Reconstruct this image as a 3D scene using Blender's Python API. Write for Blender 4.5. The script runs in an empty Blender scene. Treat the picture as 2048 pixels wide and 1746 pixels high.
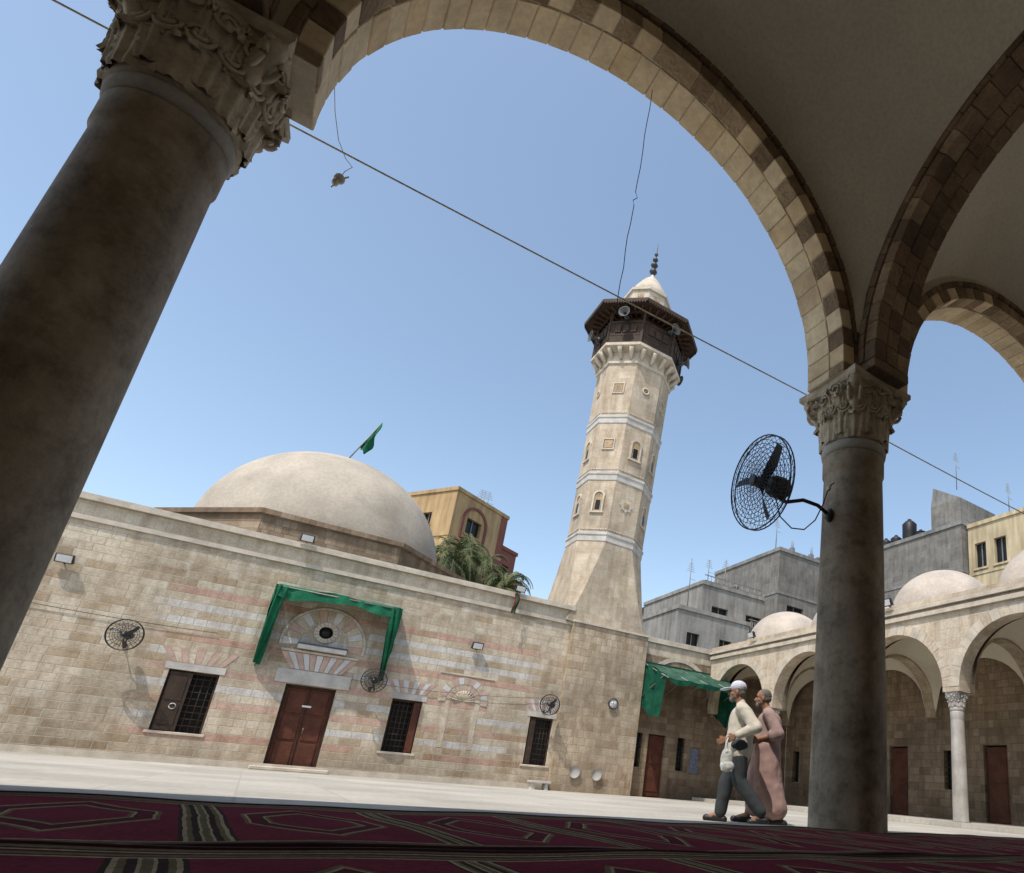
import bpy,bmesh,math,random
from mathutils import Vector,Matrix
random.seed(7)
pi=math.pi
S=bpy.context.scene
# ---------------------------------------------------------------- nodes
class G:
    def __init__(s,name):
        s.mat=bpy.data.materials.new(name);s.mat.use_nodes=True;s.nt=s.mat.node_tree
        s.b=s.nt.nodes['Principled BSDF'];s.b.inputs['Specular IOR Level'].default_value=.25
    def st(s,sock,v):
        if isinstance(v,bpy.types.NodeSocket): s.nt.links.new(v,sock)
        elif v is not None:
            if isinstance(v,(tuple,list)) and len(v)==3 and sock.type=='RGBA': v=(*v,1)
            sock.default_value=v
    def n(s,t,**k):
        n=s.nt.nodes.new('ShaderNode'+t)
        for a,b in k.items(): setattr(n,a,b)
        return n
    def m(s,op,a,b=None,c=None):
        n=s.n('Math',operation=op)
        for i,v in enumerate((a,b,c)):
            if v is not None: s.st(n.inputs[i],v)
        return n.outputs[0]
    def mix(s,f,a,b,bt='MIX'):
        n=s.n('Mix',data_type='RGBA',blend_type=bt)
        s.st(n.inputs[0],f);s.st(n.inputs[6],a);s.st(n.inputs[7],b);return n.outputs[2]
    def noise(s,vec,sc,det=4,rough=.55):
        n=s.n('TexNoise');s.st(n.inputs['Vector'],vec);n.inputs['Scale'].default_value=sc
        n.inputs['Detail'].default_value=det;n.inputs['Roughness'].default_value=rough;return n.outputs['Fac']
    def mr(s,v,a,b,c,d):
        n=s.n('MapRange');s.st(n.inputs[0],v)
        for i,x in enumerate((a,b,c,d)): n.inputs[i+1].default_value=x
        return n.outputs[0]
    def ramp(s,f,cols,const=False):
        n=s.n('ValToRGB');r=n.color_ramp
        if const:r.interpolation='CONSTANT'
        while len(r.elements)<len(cols): r.elements.new(.5)
        for e,(p,c) in zip(r.elements,cols): e.position=p;e.color=(*c,1)
        s.st(n.inputs[0],f);return n.outputs[0]
    def comb(s,x,y,z):
        n=s.n('CombineXYZ')
        for i,v in enumerate((x,y,z)): s.st(n.inputs[i],v)
        return n.outputs[0]
    def wn(s,vec):
        n=s.n('TexWhiteNoise',noise_dimensions='3D');s.st(n.inputs[0],vec);return n.outputs['Value']
    def co(s):
        t=s.n('TexCoord').outputs['Object'];sp=s.n('SeparateXYZ');s.st(sp.inputs[0],t)
        return t,sp.outputs[0],sp.outputs[1],sp.outputs[2]
    def bump(s,h,st,d):
        n=s.n('Bump');n.inputs['Strength'].default_value=st;n.inputs['Distance'].default_value=d
        s.st(n.inputs['Height'],h);s.st(s.b.inputs['Normal'],n.outputs[0])
    def base(s,c): s.st(s.b.inputs['Base Color'],c)
def sc(c,k): return tuple(x*k for x in c)
def stone(name,cols,bw=.5,bh=.26,mort=(.22,.18,.13),mw=.007,um='xy',cen=(0,0),R=1.6,bump=.6,stain=.35,stripe=False):
    g=G(name);t,x,y,z=g.co()
    if um=='xy': u=g.m('ADD',x,y)
    else: u=g.m('MULTIPLY',g.m('ARCTAN2',g.m('SUBTRACT',y,cen[1]),g.m('SUBTRACT',x,cen[0])),R)
    dn=g.noise(t,5,3)
    u=g.m('ADD',u,g.m('MULTIPLY',dn,.03));zz=g.m('ADD',z,g.m('MULTIPLY',dn,.018))
    row=g.m('FLOOR',g.m('DIVIDE',zz,bh))
    rs=g.wn(g.comb(row,3.3,0))
    ur=g.m('ADD',g.m('DIVIDE',u,bw),g.m('MULTIPLY',rs,7))
    col=g.m('FLOOR',ur);fu=g.m('FRACT',ur);fv=g.m('FRACT',g.m('DIVIDE',zz,bh))
    sp=g.m('GREATER_THAN',g.wn(g.comb(col,row,9)),.55)
    fu2=g.m('FRACT',g.m('MULTIPLY',fu,2));half=g.m('FLOOR',g.m('MULTIPLY',fu,2))
    e1=g.m('MULTIPLY',g.m('MINIMUM',fu,g.m('SUBTRACT',1,fu)),bw)
    e2=g.m('MULTIPLY',g.m('MINIMUM',fu2,g.m('SUBTRACT',1,fu2)),bw/2)
    eu=g.m('ADD',g.m('MULTIPLY',e1,g.m('SUBTRACT',1,sp)),g.m('MULTIPLY',e2,sp))
    ev=g.m('MULTIPLY',g.m('MINIMUM',fv,g.m('SUBTRACT',1,fv)),bh)
    e=g.m('MINIMUM',eu,ev)
    mask=g.mr(e,mw*.4,mw*1.5,0,1)
    rnd=g.wn(g.comb(g.m('ADD',col,g.m('MULTIPLY',g.m('MULTIPLY',half,sp),.5)),row,1))
    c=g.ramp(rnd,[(i/(len(cols)-1),k) for i,k in enumerate(cols)])
    if stripe:
        par=g.m('MODULO',g.m('ADD',row,100),2)
        hue=g.wn(g.comb(row,7.7,2))
        sc_=g.ramp(hue,[(0,(.50,.335,.27)),(.38,(.58,.575,.565)),(.66,(.52,.37,.305)),(.84,(.54,.54,.535))],True)
        inx=g.m('MULTIPLY',g.mr(x,-2.9,-2.3,0,1),g.mr(x,6.9,7.5,1,0))
        inz=g.m('MULTIPLY',g.mr(z,.45,.5,0,1),g.mr(z,4.5,4.55,1,0))
        br=g.m('GREATER_THAN',g.wn(g.comb(g.m('FLOOR',g.m('MULTIPLY',ur,.30)),row,5)),.13)
        f=g.m('MULTIPLY',g.m('MULTIPLY',inx,inz),g.m('MULTIPLY',par,br))
        c=g.mix(g.m('MULTIPLY',f,.93),c,sc_)
        odd=g.m('GREATER_THAN',g.wn(g.comb(col,row,4)),.91)
        c=g.mix(g.m('MULTIPLY',odd,.6),c,(.36,.27,.17))
    big=g.noise(t,.5,5);c=g.mix(1,c,g.ramp(big,[(.3,(1-stain,)*3),(.62,(1.04,1.02,1))]),'MULTIPLY')
    med=g.noise(t,3.2,5,.6);c=g.mix(1,c,g.ramp(med,[(.32,(.84,.81,.77)),(.56,(1.02,1.02,1.02))]),'MULTIPLY')
    fine=g.noise(t,22,6,.65);c=g.mix(1,c,g.ramp(fine,[(.25,(.72,.70,.67)),(.6,(1.06,1.05,1.04))]),'MULTIPLY')
    mp=g.n('Mapping');g.st(mp.inputs[0],t);mp.inputs['Scale'].default_value=(3,3,.35)
    c=g.mix(1,c,g.ramp(g.noise(mp.outputs[0],1.3,4),[(.35,(.78,.75,.71)),(.55,(1,1,1))]),'MULTIPLY')
    low=g.m('ADD',z,g.m('MULTIPLY',g.noise(t,1.7,5),-1.1));c=g.mix(1,c,g.ramp(g.mr(low,-.7,.5,0,1),[(0,(.68,.65,.62)),(1,(1,1,1))]),'MULTIPLY')
    c=g.mix(mask,mort,c);g.base(c);g.b.inputs['Roughness'].default_value=.9
    h=g.m('ADD',g.m('MULTIPLY',mask,.5),g.m('ADD',g.m('MULTIPLY',fine,.6),g.m('MULTIPLY',rnd,.25)))
    g.bump(h,bump,.02);return g.mat
def plain(name,col,s1=2.,v=.25,rough=.85,bump=.3,metal=0,s2=30,dist=.01,spec=.25,streak=False,mott=False):
    g=G(name);t,x,y,z=g.co()
    a=g.noise(t,s1,5);c=g.ramp(a,[(.3,sc(col,1-v)),(.65,sc(col,1+v*.35))])
    f=g.noise(t,s2,5,.65);c=g.mix(1,c,g.ramp(f,[(.3,(.86,)*3),(.6,(1.05,)*3)]),'MULTIPLY')
    if mott:
        c=g.mix(1,c,g.ramp(g.noise(t,6,6,.7),[(.36,(.66,.63,.58)),(.52,(1,1,1)),(.68,(1.16,1.13,1.08))]),'MULTIPLY')
    if streak:
        mp=g.n('Mapping');g.st(mp.inputs[0],t);mp.inputs['Scale'].default_value=(2,2,.25)
        c=g.mix(1,c,g.ramp(g.noise(mp.outputs[0],1.5,5),[(.35,(.72,.70,.67)),(.6,(1.02,1.02,1.02))]),'MULTIPLY')
    g.base(c);g.b.inputs['Roughness'].default_value=rough;g.b.inputs['Metallic'].default_value=metal
    g.b.inputs['Specular IOR Level'].default_value=spec
    if bump: g.bump(f,bump,dist)
    return g.mat
# ---------------------------------------------------------------- mesh builder
class MB:
    def __init__(s): s.v=[];s.f=[];s.mi=[];s.mats=[];s.xf=None;s.sm=[]
    def mat(s,m):
        if m not in s.mats: s.mats.append(m)
        return s.mats.index(m)
    def add(s,vs,fs,m,smooth=False):
        o=len(s.v);k=s.mat(m)
        for p in vs:
            p=Vector(p)
            if s.xf: p=s.xf@p
            s.v.append(tuple(p))
        for f in fs: s.f.append(tuple(i+o for i in f));s.mi.append(k);s.sm.append(smooth)
    def hexa(s,vs,m): s.add(vs,[(0,1,2,3),(7,6,5,4),(0,4,5,1),(1,5,6,2),(2,6,7,3),(3,7,4,0)],m)
    def box(s,x0,x1,y0,y1,z0,z1,m): s.hexa([(x0,y0,z0),(x1,y0,z0),(x1,y1,z0),(x0,y1,z0),(x0,y0,z1),(x1,y0,z1),(x1,y1,z1),(x0,y1,z1)],m)
    def lathe(s,prof,seg,m,c=(0,0),ph=0,smooth=True,caps=True,rf=None):
        vs=[];fs=[]
        for r,z in prof:
            for i in range(seg):
                a=ph+2*pi*i/seg;rr=r if rf is None else rf(r,z,a)
                vs.append((c[0]+rr*math.cos(a),c[1]+rr*math.sin(a),z))
        for j in range(len(prof)-1):
            for i in range(seg):
                k=(i+1)%seg;fs.append((j*seg+i,j*seg+k,(j+1)*seg+k,(j+1)*seg+i))
        if caps: fs.append(tuple(range(seg))[::-1]);fs.append(tuple((len(prof)-1)*seg+i for i in range(seg)))
        s.add(vs,fs,m,smooth)
    def tube(s,pts,r,m,seg=6,closed=False,smooth=True):
        pts=[Vector(p) for p in pts];n=len(pts);vs=[];fs=[]
        for i,p in enumerate(pts):
            a=pts[(i-1)%n] if (closed or i>0) else p;b=pts[(i+1)%n] if (closed or i<n-1) else p
            d=(b-a).normalized();u=d.cross(Vector((0,0,1)))
            if u.length<.05:u=d.cross(Vector((1,0,0)))
            u.normalize();w=d.cross(u);rr=r[i] if isinstance(r,(list,tuple)) else r
            for k in range(seg):
                an=2*pi*k/seg;vs.append(p+u*(rr*math.cos(an))+w*(rr*math.sin(an)))
        for i in range(n if closed else n-1):
            j=(i+1)%n
            for k in range(seg):
                l=(k+1)%seg;fs.append((i*seg+k,i*seg+l,j*seg+l,j*seg+k))
        if not closed: fs.append(tuple(range(seg)));fs.append(tuple((n-1)*seg+k for k in range(seg)))
        s.add(vs,fs,m,smooth)
    def ell(s,c,r,m,R=None,seg=16,rings=10):
        c=Vector(c);vs=[];fs=[]
        for j in range(rings+1):
            th=pi*(j+.001)/(rings+.002)
            for i in range(seg):
                a=2*pi*i/seg;p=Vector((r[0]*math.sin(th)*math.cos(a),r[1]*math.sin(th)*math.sin(a),r[2]*math.cos(th)))
                if R:p=R@p
                vs.append(c+p)
        for j in range(rings):
            for i in range(seg):
                k=(i+1)%seg;fs.append((j*seg+i,j*seg+k,(j+1)*seg+k,(j+1)*seg+i))
        fs.append(tuple(range(seg)));fs.append(tuple(rings*seg+i for i in range(seg)))
        s.add(vs,fs,m,True)
    def cap(s,p0,p1,r0,r1,m,fl=1.,seg=14):
        p0=Vector(p0);p1=Vector(p1);d=(p1-p0);L=d.length;d.normalize()
        u=d.cross(Vector((0,1,0)))
        if u.length<.05:u=d.cross(Vector((1,0,0)))
        u.normalize();w=d.cross(u);rings=[]
        for k in range(5): a=pi/2*(k/5-1)+.05;rings.append((r0*math.sin(a),r0*math.cos(a)))
        rings.append((0,r0));rings.append((L,r1))
        for k in range(1,6): a=pi/2*k/5-.05;rings.append((L+r1*math.sin(a),r1*math.cos(a)))
        vs=[];fs=[]
        for t,r in rings:
            for i in range(seg):
                a=2*pi*i/seg;vs.append(p0+d*t+u*(r*fl*math.cos(a))+w*(r*math.sin(a)))
        for j in range(len(rings)-1):
            for i in range(seg):
                k=(i+1)%seg;fs.append((j*seg+i,j*seg+k,(j+1)*seg+k,(j+1)*seg+i))
        fs.append(tuple(range(seg)));fs.append(tuple((len(rings)-1)*seg+i for i in range(seg)))
        s.add(vs,fs,m,True)
    def wall(s,ax,d,u0,u1,z0,z1,ops,dep,m,mr=None):
        us=sorted({u0,u1,*[o[0] for o in ops],*[o[1] for o in ops]});zs=sorted({z0,z1,*[o[2] for o in ops],*[o[3] for o in ops]})
        P=(lambda u,dd,z:(u,dd,z)) if ax=='x' else (lambda u,dd,z:(dd,u,z))
        for a,b in zip(us,us[1:]):
            for c,e in zip(zs,zs[1:]):
                if any(o[0]<=a and b<=o[1] and o[2]<=c and e<=o[3] for o in ops): continue
                s.add([P(a,d,c),P(b,d,c),P(b,d,e),P(a,d,e)],[(0,1,2,3)],m)
        for a,b,c,e in ops:
            q=[(a,c),(b,c),(b,e),(a,e)]
            for i in range(4):
                p,r=q[i],q[(i+1)%4]
                s.add([P(p[0],d,p[1]),P(r[0],d,r[1]),P(r[0],d+dep,r[1]),P(p[0],d+dep,p[1])],[(0,1,2,3)],mr or m)
def PX(ax): return (lambda u,d,z:(u,d,z)) if ax=='x' else (lambda u,d,z:(d,u,z))
def vring(mb,ax,cs,cz,r0,r1,d0,d1,a0,a1,n,mf,gap=.007,jit=.004):
    P=PX(ax)
    for i in range(n):
        a=a0+(a1-a0)*i/n;b=a0+(a1-a0)*(i+1)/n;g=gap/r0/2;a+=g;b-=g
        j=random.uniform(-jit,jit);rr0=r0+j;rr1=r1
        j2=random.uniform(-jit,jit);ns=2 if (b-a)*r0>.15 else 1;m=mf(i)
        vs=[];fs=[]
        for k in range(ns+1):
            t=a+(b-a)*k/ns
            for r in (rr0,rr1):
                for d in (d0+j2,d1+j2): vs.append(P(cs+r*math.cos(t),d,cz+r*math.sin(t)))
        for k in range(ns):
            o=k*4;fs+=[(o,o+1,o+5,o+4),(o+2,o+6,o+7,o+3),(o,o+4,o+6,o+2),(o+1,o+3,o+7,o+5)]
        fs+=[(0,2,3,1),(ns*4,ns*4+1,ns*4+3,ns*4+2)]
        mb.add(vs,fs,m)
def arch_wall(mb,ax,cs,half,R,z0,cz,zt,d0,d1,m,n=32):
    P=PX(ax)
    hl,hr=half if isinstance(half,tuple) else (half,half)
    pts=[(cs+hr,z0),(cs+R,z0)]+[(cs+R*math.cos(pi*i/n),cz+R*math.sin(pi*i/n)) for i in range(n+1)]+[(cs-R,z0),(cs-hl,z0)]
    for d in (d0,d1):
        mb.add([P(cs+R,d,z0),P(cs+hr,d,z0),P(cs+hr,d,zt),P(cs+R,d,zt)],[(0,1,2,3)],m)
        mb.add([P(cs-R,d,z0),P(cs-hl,d,z0),P(cs-hl,d,zt),P(cs-R,d,zt)],[(0,1,2,3)],m)
        for i in range(n):
            p=pts[2+i];q=pts[3+i];mb.add([P(p[0],d,p[1]),P(q[0],d,q[1]),P(q[0],d,zt),P(p[0],d,zt)],[(0,1,2,3)],m)
    for p,q in zip(pts,pts[1:]): mb.add([P(p[0],d0,p[1]),P(q[0],d0,q[1]),P(q[0],d1,q[1]),P(p[0],d1,p[1])],[(0,1,2,3)],m)
    mb.add([P(cs-hl,d0,zt),P(cs+hr,d0,zt),P(cs+hr,d1,zt),P(cs-hl,d1,zt)],[(0,1,2,3)],m)
def sail(mb,cx,cy,h,cz,m,n=28):
    vs=[];fs=[];R2=2*h*h
    for i in range(n+1):
        for j in range(n+1):
            x=-h+2*h*i/n;y=-h+2*h*j/n;vs.append((cx+x,cy+y,cz+math.sqrt(max(0,R2-x*x-y*y))))
    for i in range(n):
        for j in range(n): a=i*(n+1)+j;fs.append((a,a+1,a+n+2,a+n+1))
    mb.add(vs,fs,m,True)
def empty(name,loc,label,cat,group=None,rot=0):
    o=bpy.data.objects.new(name,None);S.collection.objects.link(o);o.location=loc;o.rotation_euler=(0,0,rot)
    o.empty_display_size=.1;o['label']=label;o['category']=cat
    if group:o['group']=group
    return o
def obj(name,mb,parent=None,local=False,label=None,cat=None,group=None,kind=None,bevel=0,loc=None,recalc=True):
    me=bpy.data.meshes.new(name);vv=mb.v
    if loc is not None: vv=[(a-loc[0],b-loc[1],c-loc[2]) for a,b,c in vv]
    me.from_pydata(vv,[],mb.f)
    for m in mb.mats: me.materials.append(m)
    for p,k,s_ in zip(me.polygons,mb.mi,mb.sm): p.material_index=k;p.use_smooth=s_
    if recalc:
        bm=bmesh.new();bm.from_mesh(me)
        bmesh.ops.recalc_face_normals(bm,faces=bm.faces);bm.to_mesh(me);bm.free()
    o=bpy.data.objects.new(name,me);S.collection.objects.link(o)
    if loc is not None:o.location=loc
    if parent:
        o.parent=parent
        if not local and loc is None and parent.type=='EMPTY':
            M=Matrix.Translation(parent.location)@parent.rotation_euler.to_matrix().to_4x4()
            o.matrix_parent_inverse=M.inverted()
    if label:o['label']=label
    if cat:o['category']=cat
    if group:o['group']=group
    if kind:o['kind']=kind
    if bevel:
        b=o.modifiers.new('b','BEVEL');b.width=bevel;b.segments=1;b.limit_method='ANGLE'
    return o
# ---------------------------------------------------------------- materials
cream=[(.56,.495,.40),(.49,.42,.325),(.60,.545,.45),(.46,.385,.285),(.57,.51,.42)]
M_fac=stone('facade_stone',cream,.55,.2,stripe=True,mort=(.37,.325,.26),bump=.6,stain=.3)
M_cream=stone('cream_stone',[(.57,.50,.405),(.52,.45,.355),(.61,.55,.45),(.54,.465,.37)],.6,.27,mort=(.41,.36,.29),bump=.4,stain=.28)
M_brown=stone('brown_stone',[(.25,.19,.135),(.31,.24,.17),(.21,.155,.11),(.35,.285,.21),(.28,.205,.15)],.42,.24,mort=(.17,.135,.10),bump=.9)
M_base=stone('tower_base_stone',[(.44,.365,.27),(.50,.43,.33),(.38,.30,.215),(.54,.47,.37)],.42,.25,mort=(.29,.245,.19),bump=.8)
M_pyr=stone('tower_flare_stone',[(.50,.435,.35),(.46,.395,.31),(.54,.48,.39)],.6,.3,mort=(.42,.365,.29),bump=.35,mw=.004)
M_min=stone('minaret_stone',[(.52,.455,.37),(.47,.40,.315),(.565,.505,.42)],.5,.3,mort=(.40,.345,.275),um='ang',cen=(9.65,22.9),R=1.6,bump=.3,mw=.004)
M_mtrim=plain('minaret_trim_stone',(.51,.45,.37),3,.25)
M_lgrey=plain('pale_grey_stone',(.54,.53,.515),3,.18)
M_lgrey2=plain('weathered_grey_band',(.47,.45,.42),3,.25)
M_pale=plain('pale_arch_stone',(.76,.62,.42),3,.25,bump=.5,s2=18,dist=.02)
M_pale2=plain('honey_arch_stone',(.70,.54,.34),3,.3,bump=.5,s2=18,dist=.02)
M_br1=plain('rough_brown_stone',(.29,.20,.125),4,.35,bump=1,s2=22,dist=.05)
M_br2=plain('rough_tan_stone',(.42,.31,.195),4,.35,bump=1,s2=22,dist=.05)
M_dark=plain('dark_brown_stone',(.18,.125,.085),4,.35,bump=.8,s2=22,dist=.03)
M_mort=plain('lime_mortar',(.55,.48,.38),5,.2)
M_plas=plain('vault_plaster',(.64,.585,.48),.8,.12,bump=.1)
M_dome=plain('dome_plaster',(.39,.345,.285),.7,.25,bump=.35,s2=9)
M_sdome=plain('small_dome_plaster',(.43,.375,.32),1.2,.25,bump=.3,s2=14)
M_col=plain('aged_column_stone',(.36,.305,.235),1.6,.35,bump=.5,s2=26,rough=.7,spec=.2,streak=True,mott=True)
M_carv=plain('carved_capital_stone',(.50,.43,.325),6,.35,bump=.5,s2=40)
M_ring=plain('grey_collar_stone',(.40,.38,.35),3,.15)
M_marb=plain('white_marble',(.44,.42,.395),2,.3,rough=.45,spec=.4,streak=True)
M_wood=plain('red_brown_wood',(.095,.032,.018),3,.35,rough=.6,s2=12)
M_dwood=plain('dark_wood',(.05,.032,.022),5,.4,rough=.7)
M_bwood=plain('canopy_underside_wood',(.09,.05,.037),5,.3)
M_glass=plain('dark_opening',(.012,.012,.013),2,.2,rough=.3,bump=0)
M_iron=plain('black_iron',(.015,.015,.017),8,.3,rough=.45,bump=.1,spec=.5)
M_gmet=plain('grey_metal',(.22,.22,.21),8,.25,rough=.5,metal=.3)
M_spk=plain('weathered_speaker_grey',(.10,.10,.10),8,.25,rough=.6)
M_green=plain('green_fabric',(.008,.12,.058),3,.45,rough=.85,s2=8,bump=.4,dist=.04)
M_green2=plain('dark_green_canvas',(.012,.075,.045),3,.5,rough=.95,s2=8,bump=.4,dist=.04,spec=.05)
M_gpale=plain('faded_canvas',(.045,.10,.07),2,.5,rough=.95,spec=.05)
M_pink=plain('pink_stone',(.47,.335,.275),4,.25)
M_white=plain('white_paint',(.7,.7,.68),4,.1)
M_conc=plain('grey_concrete',(.23,.23,.225),.5,.3,bump=.3,s2=6,streak=True)
M_concl=plain('light_concrete',(.29,.285,.27),.5,.3,bump=.3,s2=6,streak=True)
M_blk=stone('concrete_block',[(.18,.18,.178),(.24,.24,.232),(.21,.21,.202)],.8,.4,mort=(.15,.15,.148),mw=.012,bump=.3)
M_yel=plain('ochre_plaster',(.43,.30,.16),.6,.22,streak=True)
M_yel2=plain('pale_yellow_plaster',(.50,.42,.28),.6,.22,streak=True)
M_red=plain('dark_red_plaster',(.19,.075,.06),.6,.25)
M_tank=plain('black_plastic',(.015,.015,.018),3,.2,rough=.5)
M_wire=plain('cable_sheath',(.75,.68,.5),8,.2,bump=0)
M_wired=plain('dark_cable',(.07,.07,.07),8,.2,bump=0)
# ---------------------------------------------------------------- world, sun, camera
SD=Vector((-.42,-.25,.87)).normalized()
w=bpy.data.worlds.new('World');S.world=w;w.use_nodes=True;nt=w.node_tree
sk=nt.nodes.new('ShaderNodeTexSky');sk.sky_type='NISHITA';sk.sun_disc=False
sk.sun_elevation=math.asin(SD.z);sk.sun_rotation=math.atan2(SD.x,SD.y);sk.air_density=1.0;sk.dust_density=1.3;sk.ozone_density=1.1
bg=nt.nodes['Background'];mx=nt.nodes.new('ShaderNodeMix');mx.data_type='RGBA';mx.blend_type='MULTIPLY';mx.inputs[0].default_value=1
mx.inputs[7].default_value=(1.9,1.8,1.6,1);nt.links.new(sk.outputs[0],mx.inputs[6]);nt.links.new(mx.outputs[2],bg.inputs[0]);bg.inputs[1].default_value=.15
L=bpy.data.lights.new('sun','SUN');L.energy=4.3;L.angle=math.radians(.5);L.color=(1,.94,.86)
lo=bpy.data.objects.new('sun',L);S.collection.objects.link(lo);lo.rotation_euler=SD.to_track_quat('Z','Y').to_euler();lo.location=(0,0,40)
f,Px,Py,roll,pitch,yaw,h=1301.8129,1452.3424,1150.3154,-0.0807,0.3229,0.5935,0.3365
F=Vector((math.sin(yaw)*math.cos(pitch),math.cos(yaw)*math.cos(pitch),math.sin(pitch)))
R0=Vector((math.cos(yaw),-math.sin(yaw),0));U0=R0.cross(F)
Rv=R0*math.cos(roll)-U0*math.sin(roll);Uv=U0*math.cos(roll)+R0*math.sin(roll)
cd=bpy.data.cameras.new('camera');cam=bpy.data.objects.new('camera',cd);S.collection.objects.link(cam)
cam.matrix_world=Matrix(((Rv.x,Uv.x,-F.x,0),(Rv.y,Uv.y,-F.y,0),(Rv.z,Uv.z,-F.z,h),(0,0,0,1)))
cd.sensor_fit='HORIZONTAL';cd.sensor_width=36;cd.lens=f/2048*36;cd.shift_x=-(Px-1024)/2048;cd.shift_y=(Py-873)/2048
cd.clip_start=.05;cd.clip_end=2000;S.camera=cam
S.view_settings.view_transform='Standard';S.view_settings.look='None';S.view_settings.exposure=0
# ---------------------------------------------------------------- ground
g=G('paving_stone');t,x,y,z=g.co()
fx=g.m('FRACT',g.m('DIVIDE',x,.9));fy=g.m('FRACT',g.m('DIVIDE',y,.9))
e=g.m('MINIMUM',g.m('MINIMUM',fx,g.m('SUBTRACT',1,fx)),g.m('MINIMUM',fy,g.m('SUBTRACT',1,fy)))
mask=g.mr(e,.006,.014,0,1);rn=g.wn(g.comb(g.m('FLOOR',g.m('DIVIDE',x,.9)),g.m('FLOOR',g.m('DIVIDE',y,.9)),0))
c=g.ramp(rn,[(0,(.38,.36,.315)),(1,(.45,.425,.375))])
c=g.mix(1,c,g.ramp(g.noise(t,.35,6),[(.3,(.72,.71,.70)),(.62,(1.03,1.03,1.02))]),'MULTIPLY')
c=g.mix(1,c,g.ramp(g.noise(t,12,6),[(.3,(.84,)*3),(.6,(1.03,)*3)]),'MULTIPLY')
g.base(g.mix(mask,(.32,.30,.26),c));g.b.inputs['Roughness'].default_value=.75
M_pave=g.mat
mb=MB();mb.add([(-400,-400,0),(400,-400,0),(400,400,0),(-400,400,0)],[(0,1,2,3)],M_pave);obj('ground',mb,kind='structure')
mb=MB();mb.box(-12,13.7,-1.3,4.5,.004,.12,M_pave);obj('pavement',mb,kind='structure')
mb=MB();mb.box(13.75,18.3,2.6,21.45,.004,.12,M_pave);obj('pavement',mb,kind='structure')
# ---------------------------------------------------------------- rugs
g=G('red_prayer_rug');t,x,y,z=g.co()
cw=.62
wob=g.m('MULTIPLY',g.noise(t,2.5,3),.03)
fx=g.m('MULTIPLY',g.m('ABSOLUTE',g.m('SUBTRACT',g.m('FRACT',g.m('DIVIDE',g.m('ADD',x,wob),cw)),.5)),cw)
ym=g.m('ABSOLUTE',g.m('SUBTRACT',y,.83))
niche=g.m('ADD',g.m('MULTIPLY',fx,.7),g.m('MULTIPLY',ym,.36))
e=g.m('MAXIMUM',fx,g.m('MINIMUM',niche,.245))
R_=(.185,.026,.045);D_=(.05,.028,.025);O_=(.17,.135,.065);B_=(.42,.33,.20);K_=(.10,.025,.03);R2_=(.13,.02,.035)
c=g.ramp(g.m('DIVIDE',e,.31),[(0,R_),(.40,O_),(.43,B_),(.455,D_),(.48,R2_),(.60,B_),(.625,O_),(.66,R_),(.80,D_),(.83,B_),(.86,O_),(.90,D_),(.95,B_),(.97,O_)],True)
yb=g.m('MINIMUM',y,g.m('SUBTRACT',1.66,y))
c2=g.ramp(g.m('DIVIDE',yb,.3),[(0,K_),(.06,O_),(.16,D_),(.21,B_),(.25,K_),(.32,O_),(.40,D_),(.44,B_)],True)
c=g.mix(g.m('LESS_THAN',yb,.145),c,c2)
fn=g.noise(t,60,5,.7);c=g.mix(1,c,g.ramp(fn,[(.3,(.55,.55,.55)),(.65,(1.15,1.15,1.15))]),'MULTIPLY')
c=g.mix(1,c,g.ramp(g.noise(t,3,4),[(.3,(.7,.7,.7)),(.6,(1.05,1.05,1.05))]),'MULTIPLY')
g.base(c);g.b.inputs['Roughness'].default_value=1;g.b.inputs['Specular IOR Level'].default_value=.04;g.bump(g.noise(t,160,3),.6,.006);M_rug=g.mat
M_redge=plain('rug_binding',(.05,.015,.018),6,.3)
def rug(oy,ang):
    mb=MB();n=140;W=1.66;vs=[];fs=[]
    hh=lambda xx,yy:.012+.004*math.sin(xx*3.1+yy*2)+.003*math.sin(xx*8.3-yy*5)
    for i in range(n+1):
        for j in range(13):
            xx=-7+18*i/n;yy=W*j/12
            vs.append((xx,yy,hh(xx,yy)+(.005 if j in(0,12) else 0)))
    for i in range(n):
        for j in range(12): a=i*13+j;fs.append((a,a+13,a+14,a+1))
    mb.add(vs,fs,M_rug,True)
    for yy in (0,W): mb.tube([(-7+18*i/n,yy,hh(-7+18*i/n,yy)) for i in range(n+1)],.011,M_redge,6)
    o=obj('prayer_rug',mb,label='long crimson prayer rug with beige and olive borders on arcade floor',cat='rug',group='prayer rugs on the arcade floor')
    o.location=(0,oy,.122);o.rotation_euler=(0,0,ang)
rug(1.95,math.radians(3.6));rug(.25,math.radians(3.4))
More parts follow.
